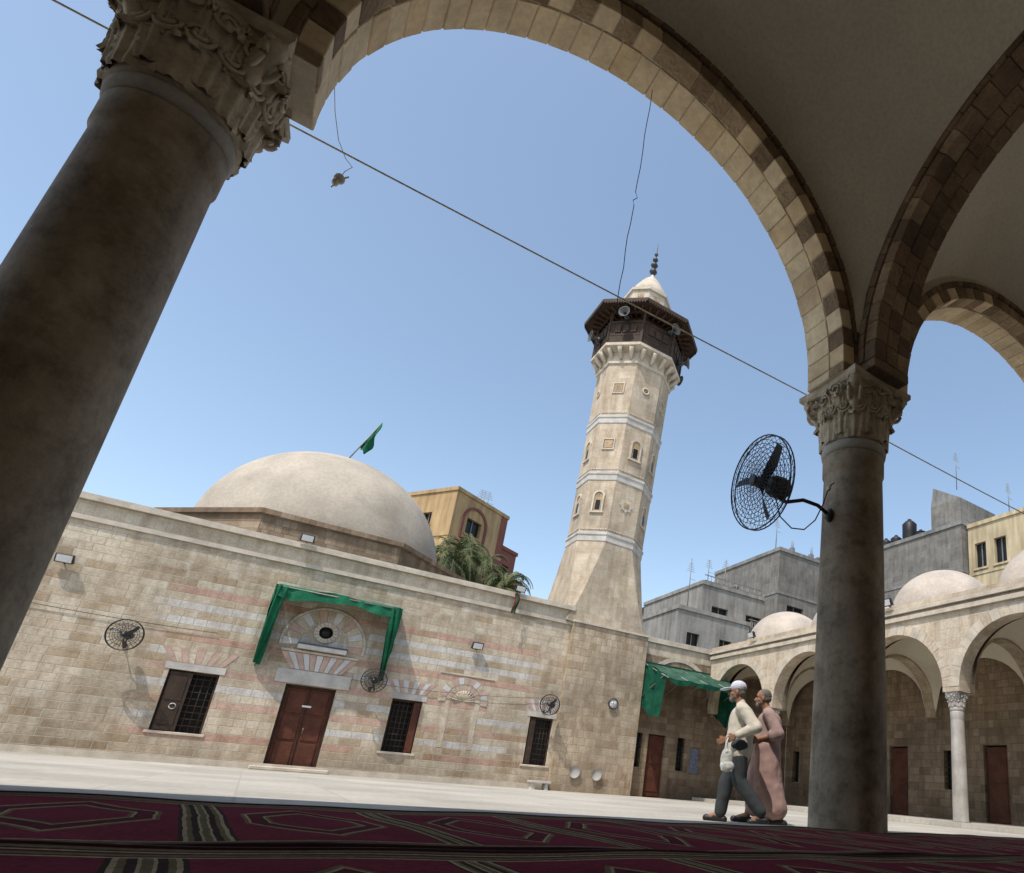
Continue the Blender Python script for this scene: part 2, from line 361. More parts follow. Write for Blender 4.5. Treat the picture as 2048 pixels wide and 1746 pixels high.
# ---------------------------------------------------------------- near arcade
XC=[-6.468,-1.175,4.16,9.474];YF0,YF1=3.83,4.35;CZ=4.38;RI=2.2;HB=2.42;SH=.055
arc=empty('arcade',(4.16,4.09,.12),'stone arcade with round arches, marble columns and plastered vaults','arcade')
def leaf(mb,ang,r0,z0,hgt,wid,curl,m,bell):
    nu,nv=13,14;vs=[];fs=[]
    for j in range(nv+1):
        t=j/nv
        zz=z0+hgt*math.sin(min(t,.86)*pi/2/.86) if t<.86 else z0+hgt*(1-.9*(t-.86))
        out=.010+curl*max(0,(t-.5)/.5)**2
        wt=wid*(.55+.55*math.sin(pi*min(1,t*.85+.12)))*(1-.75*max(0,(t-.75)/.25)**2)
        for i in range(nu+1):
            s_=-1+2*i/nu
            lobe=1+.16*math.sin(t*pi*9)*abs(s_)
            fl=.011*math.cos(s_*pi*4)+.018*(1-s_*s_)
            rr=bell(min(zz,z0+hgt))+out+fl-.02*s_*s_-.012*abs(s_)*math.cos(t*pi*11)
            a=ang+s_*wt*lobe/2/max(rr,.1)
            vs.append((rr*math.cos(a),rr*math.sin(a),zz-.03*abs(s_)*max(0,t-.3)))
    for j in range(nv):
        for i in range(nu): a=j*(nu+1)+i;fs.append((a,a+1,a+nu+2,a+nu+1))
    mb.add(vs,fs,m,True)
def capital(hh,rn,half,m):
    mb=MB();bell=lambda z:rn*(1+.02)+(half*.98-rn)*(max(0,min(1,z/hh)))**1.8
    mb.lathe([(bell(hh*k/12),hh*k/12*.9) for k in range(13)],48,m)
    n=8
    for k in range(n): leaf(mb,2*pi*k/n,0,0,hh*.42,rn*.95,rn*.17,m,bell)
    for k in range(n): leaf(mb,2*pi*(k+.5)/n,0,hh*.08,hh*.66,rn*.85,rn*.2,m,bell)
    for k in range(16): leaf(mb,2*pi*(k+.25)/16,0,hh*.35,hh*.47,rn*.40,rn*.12,m,bell)
    for k in range(4):
        a=pi/4+k*pi/2
        for sgn in (-1,1):
            pts=[]
            for i in range(40):
                th=i/39*2.3*2*pi;rad=.10*hh/.5*(1-i/46)
                cx=bell(hh*.8)+.04+rad*math.cos(th+.6)*.7;zz=hh*.72+rad*math.sin(th+.6)
                aa=a+sgn*.12
                pts.append((cx*math.cos(aa),cx*math.sin(aa),zz))
            mb.tube(pts,[.018*hh/.5*(1-i/60) for i in range(40)],m,6)
        mb.cap((math.cos(a)*rn*1.05,math.sin(a)*rn*1.05,hh*.45),(math.cos(a)*half*1.10,math.sin(a)*half*1.10,hh*.84),.04*hh/.5,.055*hh/.5,m,seg=8)
    for k in range(32):
        a=2*pi*(k+.5)/32;pts=[]
        for i in range(26):
            th=i/25*1.6*2*pi*(1 if k%2 else -1);rad=.055*hh/.5*(1-i/34)
            zc=hh*(.70+.045*(k%3)) if k%2 else hh*.50
            rr=bell(zc)+.03;aa=a+rad*math.cos(th)/rr;pts.append((rr*math.cos(aa),rr*math.sin(aa),zc+rad*math.sin(th)))
        mb.tube(pts,.010*hh/.5,m,5)
    N=10;ring=[]
    for k in range(4):
        c0=Vector((math.cos(pi/4+k*pi/2),math.sin(pi/4+k*pi/2)))*half*1.40;c1=Vector((math.cos(pi/4+(k+1)*pi/2),math.sin(pi/4+(k+1)*pi/2)))*half*1.40
        for i in range(N):
            t_=i/N;p=c0.lerp(c1,t_);ring.append(p*(1-.07*math.sin(pi*t_)))
    L_=len(ring);vs=[]
    for sc_,zz in ((.94,hh*.88),(1.,hh*.92),(1.,hh)): vs+=[(p.x*sc_,p.y*sc_,zz) for p in ring]
    fs=[(j*L_+i,j*L_+(i+1)%L_,(j+1)*L_+(i+1)%L_,(j+1)*L_+i) for j in range(2) for i in range(L_)]+[tuple(range(L_)),tuple(2*L_+i for i in range(L_))]
    mb.add(vs,fs,m)
    return mb
def colmesh(r0,r1,hgt,m,mr):
    mb=MB();p=[(r0,0),(r0,.02)]
    for k in range(13):
        t_=k/12;p.append((r0+(r1-r0)*t_**1.3,.03+(hgt-.36)*t_))
    p+=[(r1,hgt-.30),(r1*1.05,hgt-.28),(r1*1.055,hgt-.12),(r1*1.02,hgt-.10)]
    mb.lathe(p,64,m)
    mb.lathe([(r1*1.02,hgt-.10),(r1*1.10,hgt-.08),(r1*1.12,hgt-.045),(r1*1.10,hgt-.01),(r1*1.04,hgt)],64,mr);return mb
cm=colmesh(.325,.283,3.51,M_col,M_ring);cp=capital(.65,.30,.40,M_carv)
cme=None
for i,xc in enumerate(XC):
    if cme is None:
        cme=obj('column',cm,arc,local=True);cpe=obj('capital',cp,cme,local=True);cpe.location=(0,0,3.51);a,b=cme,cpe
    else:
        a=cme.copy();b=cpe.copy();S.collection.objects.link(a);S.collection.objects.link(b);b.parent=a
    a.location=(xc-4.16,0,0)
    if i==1: # worn, slimmer and slightly out of plumb
        a.scale=(.94,.94,1);b.scale=(1.07,1.07,1);a.rotation_euler=(0,math.radians(1.4),0);a.location=(xc-4.16-.095,0,0)
ztop=7.0
mf_far=lambda i: random.choice([M_pale,M_pale,M_pale2,M_pale])
mf_near=lambda i: (random.choice([M_br1,M_br2,M_br1]) if i%2 else random.choice([M_pale2,M_pale,M_br2]))
mf_dk=lambda i: random.choice([M_dark,M_br1,M_dark])
edges=[XC[0]-5.314]+XC
for ci in range(4):
    cx=(edges[ci]+edges[ci+1])/2+SH;hl=cx-edges[ci];hr=edges[ci+1]-cx
    mb=MB()
    vring(mb,'x',cx,CZ,RI,RI+.20,YF0+.20,YF1,0,pi,36,mf_far,gap=.009)
    vring(mb,'x',cx,CZ,RI,RI+.145,YF0+.0,YF0+.193,0,pi,35,mf_near,gap=.009)
    vring(mb,'x',cx,CZ,RI+.15,RI+.215,YF0-.025,YF0+.1,0,pi,56,mf_dk)
    arch_wall(mb,'x',cx,(hl,hr),RI+.012,4.28,CZ,ztop,YF0+.012,YF1-.012,M_mort)
    for sgn,hh_ in ((-1,hl),(1,hr)):
        x0=cx+sgn*RI;x1=cx+sgn*(hh_-.003)
        for k,(a,b,m) in enumerate(((YF0,YF0+.193,M_br2),(YF0+.20,YF1,M_pale))): mb.box(min(x0,x1),max(x0,x1),a,b,4.283,CZ-.004,m)
    obj('arch',mb,arc,bevel=.007)
    mb=MB();arch_wall(mb,'x',cx,(hl,hr),RI+.205,CZ,CZ,ztop+.1,YF1-.05,YF1+.004,M_cream)
    mb.box(cx-hl,cx+hr,YF0+.1,YF1+.10,ztop+.1,ztop+.22,M_mtrim);obj('wall',mb,arc)
cyb=YF0-HB
for i,xc in enumerate(XC):
    mb=MB()
    for k,(a,b) in enumerate(((-.24,-.085),(-.08,.08),(.085,.24))):
        vring(mb,'y',cyb,CZ,RI-.02,RI+.12,xc+a,xc+b,0,pi,34+k,lambda i:random.choice([M_br1,M_dark,M_br1,M_br2]))
    for d in (-.255,.155): vring(mb,'y',cyb,CZ,RI+.125,RI+.2,xc+d,xc+d+.1,0,pi,44,mf_dk)
    arch_wall(mb,'y',cyb,HB,RI-.008,4.28,CZ,ztop,xc-.228,xc+.228,M_dark)
    for sgn in (1,-1):
        y0=cyb+sgn*(RI-.02);y1=cyb+sgn*HB;mb.box(xc-.24,xc+.24,min(y0,y1),max(y0,y1)-.002,4.284,CZ-.004,M_br1)
    obj('arch',mb,arc,bevel=.006)
for ci in range(4):
    cx=(edges[ci]+edges[ci+1])/2
    mb=MB();sail(mb,cx,cyb,HB+.03,CZ,M_plas,36);obj('vault',mb,arc)
mb=MB();mb.box(-12,14,-1.5,cyb-HB+.005,.12,7.1,M_cream);mb.box(-12.2,-11.7,-1.5,4.3,.12,7.1,M_cream);mb.box(11.9,12.2,-1.5,YF0,4.3,7.1,M_plas);obj('back_wall',mb,arc)  # unseen back and left end walls, added to keep sun out
# ---------------------------------------------------------------- mosque
YA=21.52
mos=empty('mosque',(1.0,YA,0),'limestone mosque with striped wall, cornice and large plaster dome','mosque')
mb=MB()
wins=[(-1.60,1.04),(3.49,.84),(7.64,.80)]
ops=[(.39,1.61,.0,2.27)]+[(c-w_/2,c+w_/2,.74,2.25) for c,w_ in wins]+[(.80,1.16,3.62,3.95)]
mb.wall('x',YA,-14,8.18,0,6.0,ops,.28,M_fac,M_cream)
mb.wall('x',YA+.29,-14,8.18,0,6.0,[(.39,1.61,0,2.27)],.05,M_glass)
mb.box(-14,8.16,YA-.06,YA+.5,5.52,5.64,M_mtrim);mb.box(-14,8.16,YA-.03,YA+.5,5.645,6.02,M_cream)
mb.box(-14,8.16,YA-.14,YA+.5,6.025,6.15,M_mtrim);mb.box(-14,8.16,YA-.08,YA+.4,6.155,6.2,M_mtrim)
mb.box(-14,8.18,YA-.05,YA+.01,0,.16,M_mtrim)
mb.box(-14,18,YA+.35,40,5.3,5.5,M_concl)
obj('wall',mb,mos)
mb=MB();oc=5.15/math.cos(pi/8)
mb.lathe([(oc,5.5),(oc,7.93),(oc+.12,7.96),(oc+.12,8.13),(oc-.0,8.18),(4.4,8.42)],8,M_brown,c=(.6,30.6),ph=pi/8,smooth=False)
obj('drum',mb,mos)
mb=MB();prof=[(4.42*math.cos(a)**.96,8.05+4.42*math.sin(a)) for a in [pi/2*k/28*.998 for k in range(29)]]
mb.lathe(prof,72,M_dome,c=(.45,30.55));obj('dome',mb,mos)
mb=MB()
mb.box(.44,1.56,YA+.18,YA+.23,.05,2.2,M_wood)
for k in range(2):
    x0=.47+k*.545
    for z0,z1 in ((.15,.75),(.82,1.45),(1.52,2.12)): mb.box(x0+.05,x0+.47,YA+.155,YA+.182,z0,z1,M_wood)
mb.box(.99,1.01,YA+.15,YA+.182,.05,2.2,M_dwood)
obj('door',mb,mos,bevel=.01)
mb=MB();mb.box(.395,.44,YA+.12,YA+.26,0,2.26,M_dwood);mb.box(1.56,1.605,YA+.12,YA+.26,0,2.26,M_dwood);mb.box(.44,1.56,YA+.12,YA+.26,2.2,2.26,M_dwood);obj('door_frame',mb,mos)
mb=MB();mb.tube([(1.07,YA+.15,1.0),(1.07,YA+.10,1.0),(1.07,YA+.10,1.15),(1.07,YA+.15,1.15)],.012,M_gmet);obj('handle',mb,mos)
mb=MB();mb.box(.9,1.12,YA+.145,YA+.154,1.70,1.75,M_white);obj('door_plate',mb,mos)
mb=MB();mb.box(.1,1.9,YA-.35,YA-.055,0.0,.1,M_mtrim);obj('doorstep',mb,mos,bevel=.02)
def bars(mb,x0,x1,z0,z1,y,nx,nz,m,r=.012,ax='x'):
    P=PX(ax)
    for i in range(1,nx): u=x0+(x1-x0)*i/nx;mb.tube([P(u,y,z0),P(u,y,z1)],r,m,5)
    for i in range(1,nz): zz=z0+(z1-z0)*i/nz;mb.tube([P(x0,y,zz),P(x1,y,zz)],r,m,5)
for k,(c,w_) in enumerate(wins):
    mb=MB();x0,x1=c-w_/2,c+w_/2
    mb.box(x0,x1,YA+.25,YA+.275,.74,2.25,M_glass)
    bars(mb,x0,x1,.74,2.25,YA+.12,7,9,M_dwood,.011)
    for q in ((x0,x0+.05),(x1-.05,x1)): mb.box(q[0],q[1],YA+.1,YA+.2,.74,2.25,M_dwood)
    mb.box(x0+.05,x1-.05,YA+.1,YA+.2,2.19,2.25,M_dwood)
    if k==0: mb.box(x0+.05,x0+.5,YA+.04,YA+.08,.76,2.2,M_dwood);mb.box(x0+.1,x0+.42,YA+.025,YA+.042,.9,1.4,M_dwood);mb.box(x0+.1,x0+.42,YA+.025,YA+.042,1.5,2.1,M_dwood);mb.tube([(x0+.3+.07*math.cos(q*pi/4),YA+.02,1.35+.07*math.sin(q*pi/4)) for q in range(8)],.012,M_lgrey,5,closed=True)
    if k==2: mb.box(x0+.04,x0+.22,YA+.03,YA+.07,.76,2.2,M_dwood)
    if k==1: mb.box(x1-.22,x1-.04,YA+.03,YA+.07,.76,2.2,M_wood)
    obj('window',mb,mos,label='barred window with brown shutter half open')
    mb=MB();mb.box(x0-.08,x1+.08,YA-.03,YA+.1,.67,.735,M_mtrim);obj('window_sill',mb,mos,bevel=.01)
    mb=MB();n=9;xl,xr=x0-.28,x1+.28
    for i in range(n):
        t0,t1=i/n,(i+1)/n
        b0=x0-.02+(w_+.04)*t0;b1=x0-.02+(w_+.04)*t1;a0=xl+(xr-xl)*t0;a1=xl+(xr-xl)*t1
        zb,zt=2.44,2.80;yy=YA-.008
        mb.hexa([(b0+.004,yy,zb),(b1-.004,yy,zb),(b1-.004,YA+.01,zb),(b0+.004,YA+.01,zb),(a0+.004,yy,zt),(a1-.004,yy,zt),(a1-.004,YA+.01,zt),(a0+.004,YA+.01,zt)],[M_pink,M_cream if k==0 else M_lgrey][i%2])
    mb.box(x0-.1,x1+.1,YA-.012,YA+.01,2.255,2.43,M_lgrey2)
    obj('lintel',mb,mos)
mb=MB();cx=1.0
mb.box(cx-.9,cx+.9,YA-.03,YA+.01,2.29,2.66,M_lgrey2)
n=11
for i in range(n):
    t0,t1=i/n,(i+1)/n;b0=cx-.62+1.24*t0;b1=cx-.62+1.24*t1;a0=cx-.95+1.9*t0;a1=cx-.95+1.9*t1
    mb.hexa([(b0+.006,YA-.025,2.68),(b1-.006,YA-.025,2.68),(b1-.006,YA+.01,2.68),(b0+.006,YA+.01,2.68),(a0+.006,YA-.025,3.12),(a1-.006,YA-.025,3.12),(a1-.006,YA+.01,3.12),(a0+.006,YA+.01,3.12)],[M_pink,M_lgrey][i%2])
mb.box(cx-.95,cx+.95,YA-.05,YA+.01,3.14,3.2,M_mtrim)
vring(mb,'x',cx,3.45,.62,.98,YA-.02,YA+.01,-.15,pi+.15,15,lambda i:[M_pink,M_cream,M_lgrey,M_cream][i%4])
vring(mb,'x',cx,3.45,.985,1.05,YA-.04,YA+.01,-.15,pi+.15,24,lambda i:M_mtrim)
vring(mb,'x',.98,3.785,.175,.30,YA-.05,YA+.0,0,2*pi,16,lambda i:M_mtrim)
for i in range(28):
    a=pi*i/27;mb.ell((cx+.6*math.cos(a),YA-.005,3.45+.6*math.sin(a)),(.04,.03,.04),M_mtrim,seg=8,rings=5)
obj('portal_arch',mb,mos)
mb=MB();mb.lathe([(.17,-.02),(.17,.02)],24,M_glass)
mb.v=[(v[0]+.98,YA+.03+v[2],v[1]+3.785) for v in mb.v]
obj('round_window',mb,mos)
mb=MB();mb.box(cx-.6,cx+.6,YA-.20,YA-.055,3.24,3.36,M_lgrey);mb.box(cx-.62,cx+.62,YA-.22,YA-.052,3.36,3.40,M_spk);obj('lamp',mb,mos,bevel=.01)
mb=MB();cx=5.05
for sg in (-1,1): mb.box(cx+sg*.44-.08,cx+sg*.44+.08,YA-.008,YA+.01,1.0,2.4,M_cream)
vring(mb,'x',cx,2.42,.36,.52,YA-.015,YA+.01,0,pi,11,lambda i:[M_cream,M_pink][i%2])
vring(mb,'x',cx,2.42,.53,.74,YA-.02,YA+.01,-.1,pi+.1,13,lambda i:[M_cream,M_lgrey,M_pink][i%3])
for i in range(12):
    a=pi*(i+.5)/12;mb.tube([(cx,YA+.0,2.42),(cx+.34*math.cos(a),YA-.005,2.42+.34*math.sin(a))],[.01,.045],M_cream,6)
mb.box(cx-.82,cx+.82,YA-.02,YA+.01,3.2,3.25,M_mtrim)
obj('blind_niche',mb,mos)
aw=empty('awning',(1.0,YA,2.6),'green fabric awning folded around the mosque door','awning')
def sheet(mb,fn,nu,nv,m):
    vs=[fn(i/nu,j/nv) for i in range(nu+1) for j in range(nv+1)];fs=[(i*(nv+1)+j,(i+1)*(nv+1)+j,(i+1)*(nv+1)+j+1,i*(nv+1)+j+1) for i in range(nu) for j in range(nv)]
    mb.add(vs,fs,m,True)
mb=MB();x0,x1,pr=-.42,2.62,.75
sheet(mb,lambda u,v:(x0+(x1-x0)*u,YA-.03-pr*v,4.92-.18*v-.05*math.sin(u*pi*3+.4)*v),30,6,M_green)
sheet(mb,lambda u,v:(x0+(x1-x0)*u,YA-.03-pr-.02*math.sin(u*31+2*math.sin(u*9))-.03*v,4.74-.05*math.sin(u*pi*3+.4)-(.27+.03*math.sin(u*17)+.05*math.sin(u*7))*v),90,5,M_green)
def pth(u): return YA-.05-pr*(1-u**1.6),4.74-2.05*u
for xs,sg in ((x0,1),(x1,-1)):
    sheet(mb,lambda u,v:(xs+sg*(-.05+(.30-.16*u)*v)+.02*math.sin(v*9+u*6),pth(u)[0]+.04*math.sin(v*13+u*5)-.02,pth(u)[1]-.05*v+.03*math.sin(u*25)*v),26,10,M_green)
    sheet(mb,lambda u,v:(xs-sg*.05+.02*math.sin(u*14+v*9),pth(u)[0]+(YA-.04-pth(u)[0])*v,pth(u)[1]+.15*v*(1-u)),24,8,M_green)
obj('canopy',mb,aw,recalc=False)
mb=MB()
for xs in (x0,x1): mb.tube([(xs,YA-.03,4.85),(xs,YA-.03-pr,4.7)],.02,M_gmet);mb.tube([(xs,YA-.04,2.6),(xs,YA-.04,4.9)],.02,M_gmet);mb.tube([(xs,YA-.04,3.6),(xs,YA-.03-pr,4.66)],.016,M_gmet)
mb.tube([(x0,YA-.03-pr,4.7),(x1,YA-.03-pr,4.7)],.02,M_gmet);obj('frame',mb,aw)
# ---------------------------------------------------------------- minaret
mc=(9.65,22.9);mi=empty('minaret',(mc[0],mc[1],0),'octagonal limestone minaret with dark wooden balcony and small cap','minaret')
ta=math.radians(1.6);axv=Vector((.388,.922,0))  # slight lean of the old shaft
LEAN=Matrix.Translation((mc[0],mc[1],13))@Matrix.Rotation(ta,4,axv)@Matrix.Translation((-mc[0],-mc[1],-13))
mb=MB();mb.box(8.16,11.12,21.33,24.5,0,5.62,M_base);mb.box(8.14,11.16,21.28,24.54,5.625,5.70,M_mtrim);obj('base',mb,mi)
k8=1/math.cos(pi/8)
def mobj(name,mb):
    mb.v=[tuple(LEAN@Vector(v)) for v in mb.v];return obj(name,mb,mi)
def octp(ap,z): return [(mc[0]+ap*k8*math.cos(pi/8+i*pi/4),mc[1]+ap*k8*math.sin(pi/8+i*pi/4),z) for i in range(8)]
mb=MB();sq=1.58
o8=octp(1.38,8.9);s4=[(mc[0]+sx*sq,mc[1]+sy*sq,5.62) for sx,sy in ((1,1),(-1,1),(-1,-1),(1,-1))]
N_=6
for (i0,i1,k0,k1) in ((0,1,0,0),(2,3,1,1),(4,5,2,2),(6,7,3,3),(1,2,0,1),(3,4,1,2),(5,6,2,3),(7,0,3,0)):
    vs=[]
    for q in range(N_+1):
        tt=q/N_;bl=tt**.8
        for top,bot in ((o8[i0],s4[k0]),(o8[i1],s4[k1])):
            vs.append((bot[0]+(top[0]-bot[0])*bl,bot[1]+(top[1]-bot[1])*bl,5.62+3.28*tt))
    fs=[(2*q,2*q+1,2*q+3,2*q+2) for q in range(N_)];mb.add(vs,fs,M_pyr)
mobj('pyramid_base',mb)
mb=MB();T=[8.9,9.3,11.85,14.4,17.0];aps=[1.38,1.375,1.395,1.42,1.45]
mb.lathe([(aps[i]*k8,T[i]) for i in range(5)],8,M_min,c=mc,ph=pi/8,smooth=False);mobj('shaft',mb)
for zt,ap in ((9.3,1.375),(11.85,1.395),(14.4,1.42)):
    mb=MB();A=(ap+.01)*k8
    mb.lathe([(A-.015,zt-.36),(A+.015,zt-.34),(A+.015,zt-.14),(A+.05,zt-.09),(A+.05,zt),(A-.02,zt+.04)],8,M_lgrey2,c=mc,ph=pi/8,smooth=False)
    for i in range(8):
        a=pi/4*i
        for j in range(11):
            u=(-.5+.1*j);cx_=mc[0]+(ap+.012)*math.cos(a)-u*math.sin(a);cy_=mc[1]+(ap+.012)*math.sin(a)+u*math.cos(a)
            mb.xf=Matrix.Translation((cx_,cy_,zt+.14))@Matrix.Rotation(a,4,'Z')@Matrix.Rotation(pi/4,4,'X')
            mb.box(-.03,.015,-.03,.03,-.03,.03,M_mtrim)
        mb.xf=None
    mobj('string_course',mb)
def facemat(i,z):
    a=pi/4*i;ap=1.375+.0097*(z-9.3);return Matrix.Translation((mc[0]+ap*math.cos(a),mc[1]+ap*math.sin(a),z))@Matrix.Rotation(a,4,'Z')@Matrix.Scale(.85,4)
def niche(i,z,kind):
    mb=MB();mb.xf=facemat(i,z)
    if kind=='sq':
        for a,b,c_,d_ in ((-.3,.3,.24,.3),(-.3,.3,-.3,-.24),(-.3,-.24,-.237,.237),(.24,.3,-.237,.237)): mb.box(-.02,.04,a,b,c_,d_,M_mtrim)
        mb.box(-.02,.025,-.2,.2,-.2,.2,M_br2)
    elif kind=='rd':
        mb.xf=mb.xf@Matrix.Rotation(pi/2,4,'Y');mb.lathe([(.19,-.01),(.19,.05),(.12,.05),(.12,.02)],20,M_mtrim);mb.lathe([(.115,-.01),(.115,.03)],16,M_br1)
    elif kind=='ar':
        mb.box(-.02,.06,-.28,-.2,-.5,.25,M_mtrim);mb.box(-.02,.06,.2,.28,-.5,.25,M_mtrim);mb.box(-.02,.07,-.32,.32,-.58,-.505,M_mtrim)
        for k in range(8):
            a0=pi*k/8;a1=pi*(k+1)/8
            q=[(.2,a0),(.2,a1),(.30,a1),(.30,a0)]
            mb.hexa([(-.02,r*math.cos(t_),.25+r*math.sin(t_)) for r,t_ in q]+[(.06,r*math.cos(t_),.25+r*math.sin(t_)) for r,t_ in q],M_mtrim)
        mb.box(-.02,.022,-.199,.199,-.5,.40,M_br2);mb.box(-.02,.035,-.11,.11,-.42,.05,M_glass)
    elif kind=='st':
        for r_ in (0,pi/4):
            m0=mb.xf.copy();mb.xf=m0@Matrix.Rotation(r_,4,'X');mb.box(-.02,.035+r_*.006,-.24,.24,-.24,.24,M_mtrim);mb.xf=m0
        mb.box(.0,.06,-.12,.12,-.12,.12,M_br2)
    mb.xf=None;mobj('window' if kind in('ar','rd') else 'carved_panel',mb)
for i,z_,k_ in ((5,15.7,'sq'),(6,15.8,'rd'),(4,15.7,'rd'),(7,15.7,'sq'),(5,13.1,'sq'),(6,13.05,'ar'),(4,13.0,'ar'),(7,13.0,'ar'),(5,10.6,'ar'),(6,10.6,'st'),(4,10.6,'ar'),(7,10.6,'ar')): niche(i,z_,k_)
mb=MB();mb.lathe([(1.45*k8,16.85),(1.51*k8,16.88),(1.51*k8,16.98),(1.46*k8,17.0),(1.46*k8,17.42),(1.82*k8,17.55),(1.82*k8,17.68),(1.5*k8,17.69)],8,M_mtrim,c=mc,ph=pi/8,smooth=False)
for i in range(22):
    a=2*pi*(i+.5)/22
    mb.xf=Matrix.Translation((mc[0]+1.46*math.cos(a),mc[1]+1.46*math.sin(a),0))@Matrix.Rotation(a,4,'Z')
    mb.tube([(0,0,17.08),(.08,0,17.16),(.20,0,17.3),(.35,0,17.5)],[.05,.07,.09,.10],M_mtrim,8)
mb.xf=None;mobj('corbel_ring',mb)
mb=MB();A=1.75;zr=17.7
for i in range(8):
    a=pi/4*i;mb.xf=Matrix.Translation((mc[0]+A*math.cos(a),mc[1]+A*math.sin(a),zr))@Matrix.Rotation(a,4,'Z');hw=A*math.tan(pi/8)-.03
    mb.box(-.03,.03,-hw,hw,1.0,1.09,M_dwood);mb.box(-.03,.03,-hw,hw,.02,.1,M_dwood);mb.box(-.02,.02,-hw,hw,.38,.44,M_dwood)
    for j in range(15):
        u=-hw+2*hw*(j+.5)/15;mb.box(-.015,.015,u-.018,u+.018,.1,1.0,M_dwood)
    mb.box(-.01,.005,-hw,hw,.10,.99,M_dwood)
    for j in (-.5,0,.5): mb.box(.03,.05,hw*j-.12,hw*j+.12,.52,.9,M_dwood)
    mb.box(-.05,.05,hw-.02,hw+.08,0,1.65,M_dwood);mb.box(-.03,.03,-hw,hw,1.5,1.62,M_dwood)
mb.xf=None;mobj('railing',mb)
mb=MB();mb.lathe([(1.35*k8,17.7),(1.35*k8,19.4)],8,M_bwood,c=mc,ph=pi/8,smooth=False);mobj('lantern',mb)
ze=19.33
mb=MB();mb.lathe([(.6,ze+.06),(2.28*k8,ze),(2.36*k8,ze-.02),(2.36*k8,ze+.12),(2.25*k8,ze+.16),(.9*k8,ze+.6),(.85*k8,ze+.62)],8,M_dwood,c=mc,ph=pi/8,smooth=False)
for i in range(40):
    a=2*pi*i/40;mb.xf=Matrix.Translation((mc[0],mc[1],0))@Matrix.Rotation(a,4,'Z');mb.box(1.36,2.2,-.03,.03,ze-.1,ze-.01,M_bwood)
for i in range(8):
    a=pi/4*i;mb.xf=Matrix.Translation((mc[0]+2.34*math.cos(a),mc[1]+2.34*math.sin(a),ze-.02))@Matrix.Rotation(a,4,'Z')
    for j in range(16):
        u=-.93+1.86*(j+.5)/16;mb.add([(.02,u-.055,0),(.02,u+.055,0),(.02,u,-.10),(0,u-.055,0),(0,u+.055,0),(0,u,-.10)],[(0,1,2),(3,4,5),(0,1,4,3),(1,2,5,4),(2,0,3,5)],M_dwood)
mb.xf=None;mobj('canopy_roof',mb)
mb=MB();mb.lathe([(.92*k8,19.9),(.92*k8,21.15),(1.0*k8,21.2),(1.0*k8,21.32),(.85*k8,21.35)],8,M_mtrim,c=mc,ph=pi/8,smooth=False)
mb.lathe([(.82,21.35),(.80,21.6),(.72,21.86),(.60,22.06),(.55,22.1),(.55,22.16),(.47,22.3),(.34,22.48),(.2,22.64),(.1,22.76),(.06,22.9)],32,M_mtrim,c=mc)
for i in range(8):
    a=pi/4*i;mb.xf=Matrix.Translation((mc[0]+.92*math.cos(a),mc[1]+.92*math.sin(a),20.8))@Matrix.Rotation(a,4,'Z');mb.box(-.02,.012,-.14,.14,-.25,.2,M_br2)
mb.xf=None;mobj('cap',mb)
mb=MB();mb.lathe([(.03,22.8),(.05,22.9),(.12,22.98),(.18,23.1),(.12,23.22),(.05,23.27),(.05,23.3),(.13,23.4),(.17,23.48),(.11,23.58),(.04,23.64),(.04,23.68),(.11,23.75),(.13,23.82),(.08,23.9),(.03,23.96),(.03,24.02),(.085,24.1),(.075,24.18),(.025,24.26),(.02,24.5),(.004,24.8)],16,M_iron,c=mc);mobj('finial',mb)
def speaker(a,z,r=1.95):
    p=LEAN@Vector((mc[0]+r*math.cos(a),mc[1]+r*math.sin(a),z))
    e_=empty('loudspeaker',p,'grey horn loudspeaker fixed to the minaret balcony','loudspeaker','loudspeakers on the minaret balcony',rot=a)
    mb=MB();mb.lathe([(.05,0),(.06,.05),(.08,.15),(.13,.25),(.24,.32),(.25,.34),(.23,.33),(.12,.24),(.05,.17)],20,M_spk,caps=False);mb.v=[(v[2],v[1],v[0]) for v in mb.v];obj('horn',mb,e_,local=True)
    mb=MB();mb.lathe([(.09,-.18),(.11,-.15),(.11,0),(.06,.03)],14,M_iron);mb.lathe([(.02,.02),(.04,.3),(.0,.32)],8,M_iron);mb.v=[(v[2],v[1],v[0]) for v in mb.v];obj('driver',mb,e_,local=True)
    mb=MB();mb.tube([(-.1,0,0),(-.15,0,-.3)],.02,M_iron);obj('bracket',mb,e_,local=True)
for a,z_ in ((pi*1.0,18.2),(pi*1.25,18.85),(pi*1.58,18.8),(pi*1.78,18.1),(pi*.02,18.3)): speaker(a,z_)
# ---------------------------------------------------------------- wall beside the minaret
sw=empty('side_hall',(13,21.6,0),'stone hall wall with brown door and small barred windows','building')
mb=MB();ops=[(11.75,12.5,0,2.2),(11.2,11.5,1.0,2.2),(13.0,13.35,1.0,2.2)]
mb.wall('x',21.62,11.12,18.3,0,5.1,ops,.25,M_brown);mb.box(11.12,18.3,21.62,22.1,5.1,5.55,M_cream);mb.box(11.12,18.3,21.55,22.1,5.555,5.75,M_mtrim)  # brown stone; its dark tone below the cream also carries awning shade
mb.wall('x',21.88,11.12,18.3,0,5.1,[],.1,M_glass)
vring(mb,'x',12.8,3.6,1.4,1.56,21.59,21.63,.2,pi-.2,17,lambda i:M_mtrim)
obj('wall',mb,sw)
mb=MB();mb.box(11.78,12.47,21.75,21.8,.03,2.17,M_wood);mb.box(11.85,12.4,21.73,21.752,.2,1.0,M_wood);mb.box(11.85,12.4,21.73,21.752,1.15,2.05,M_wood);obj('door',mb,sw,bevel=.01)
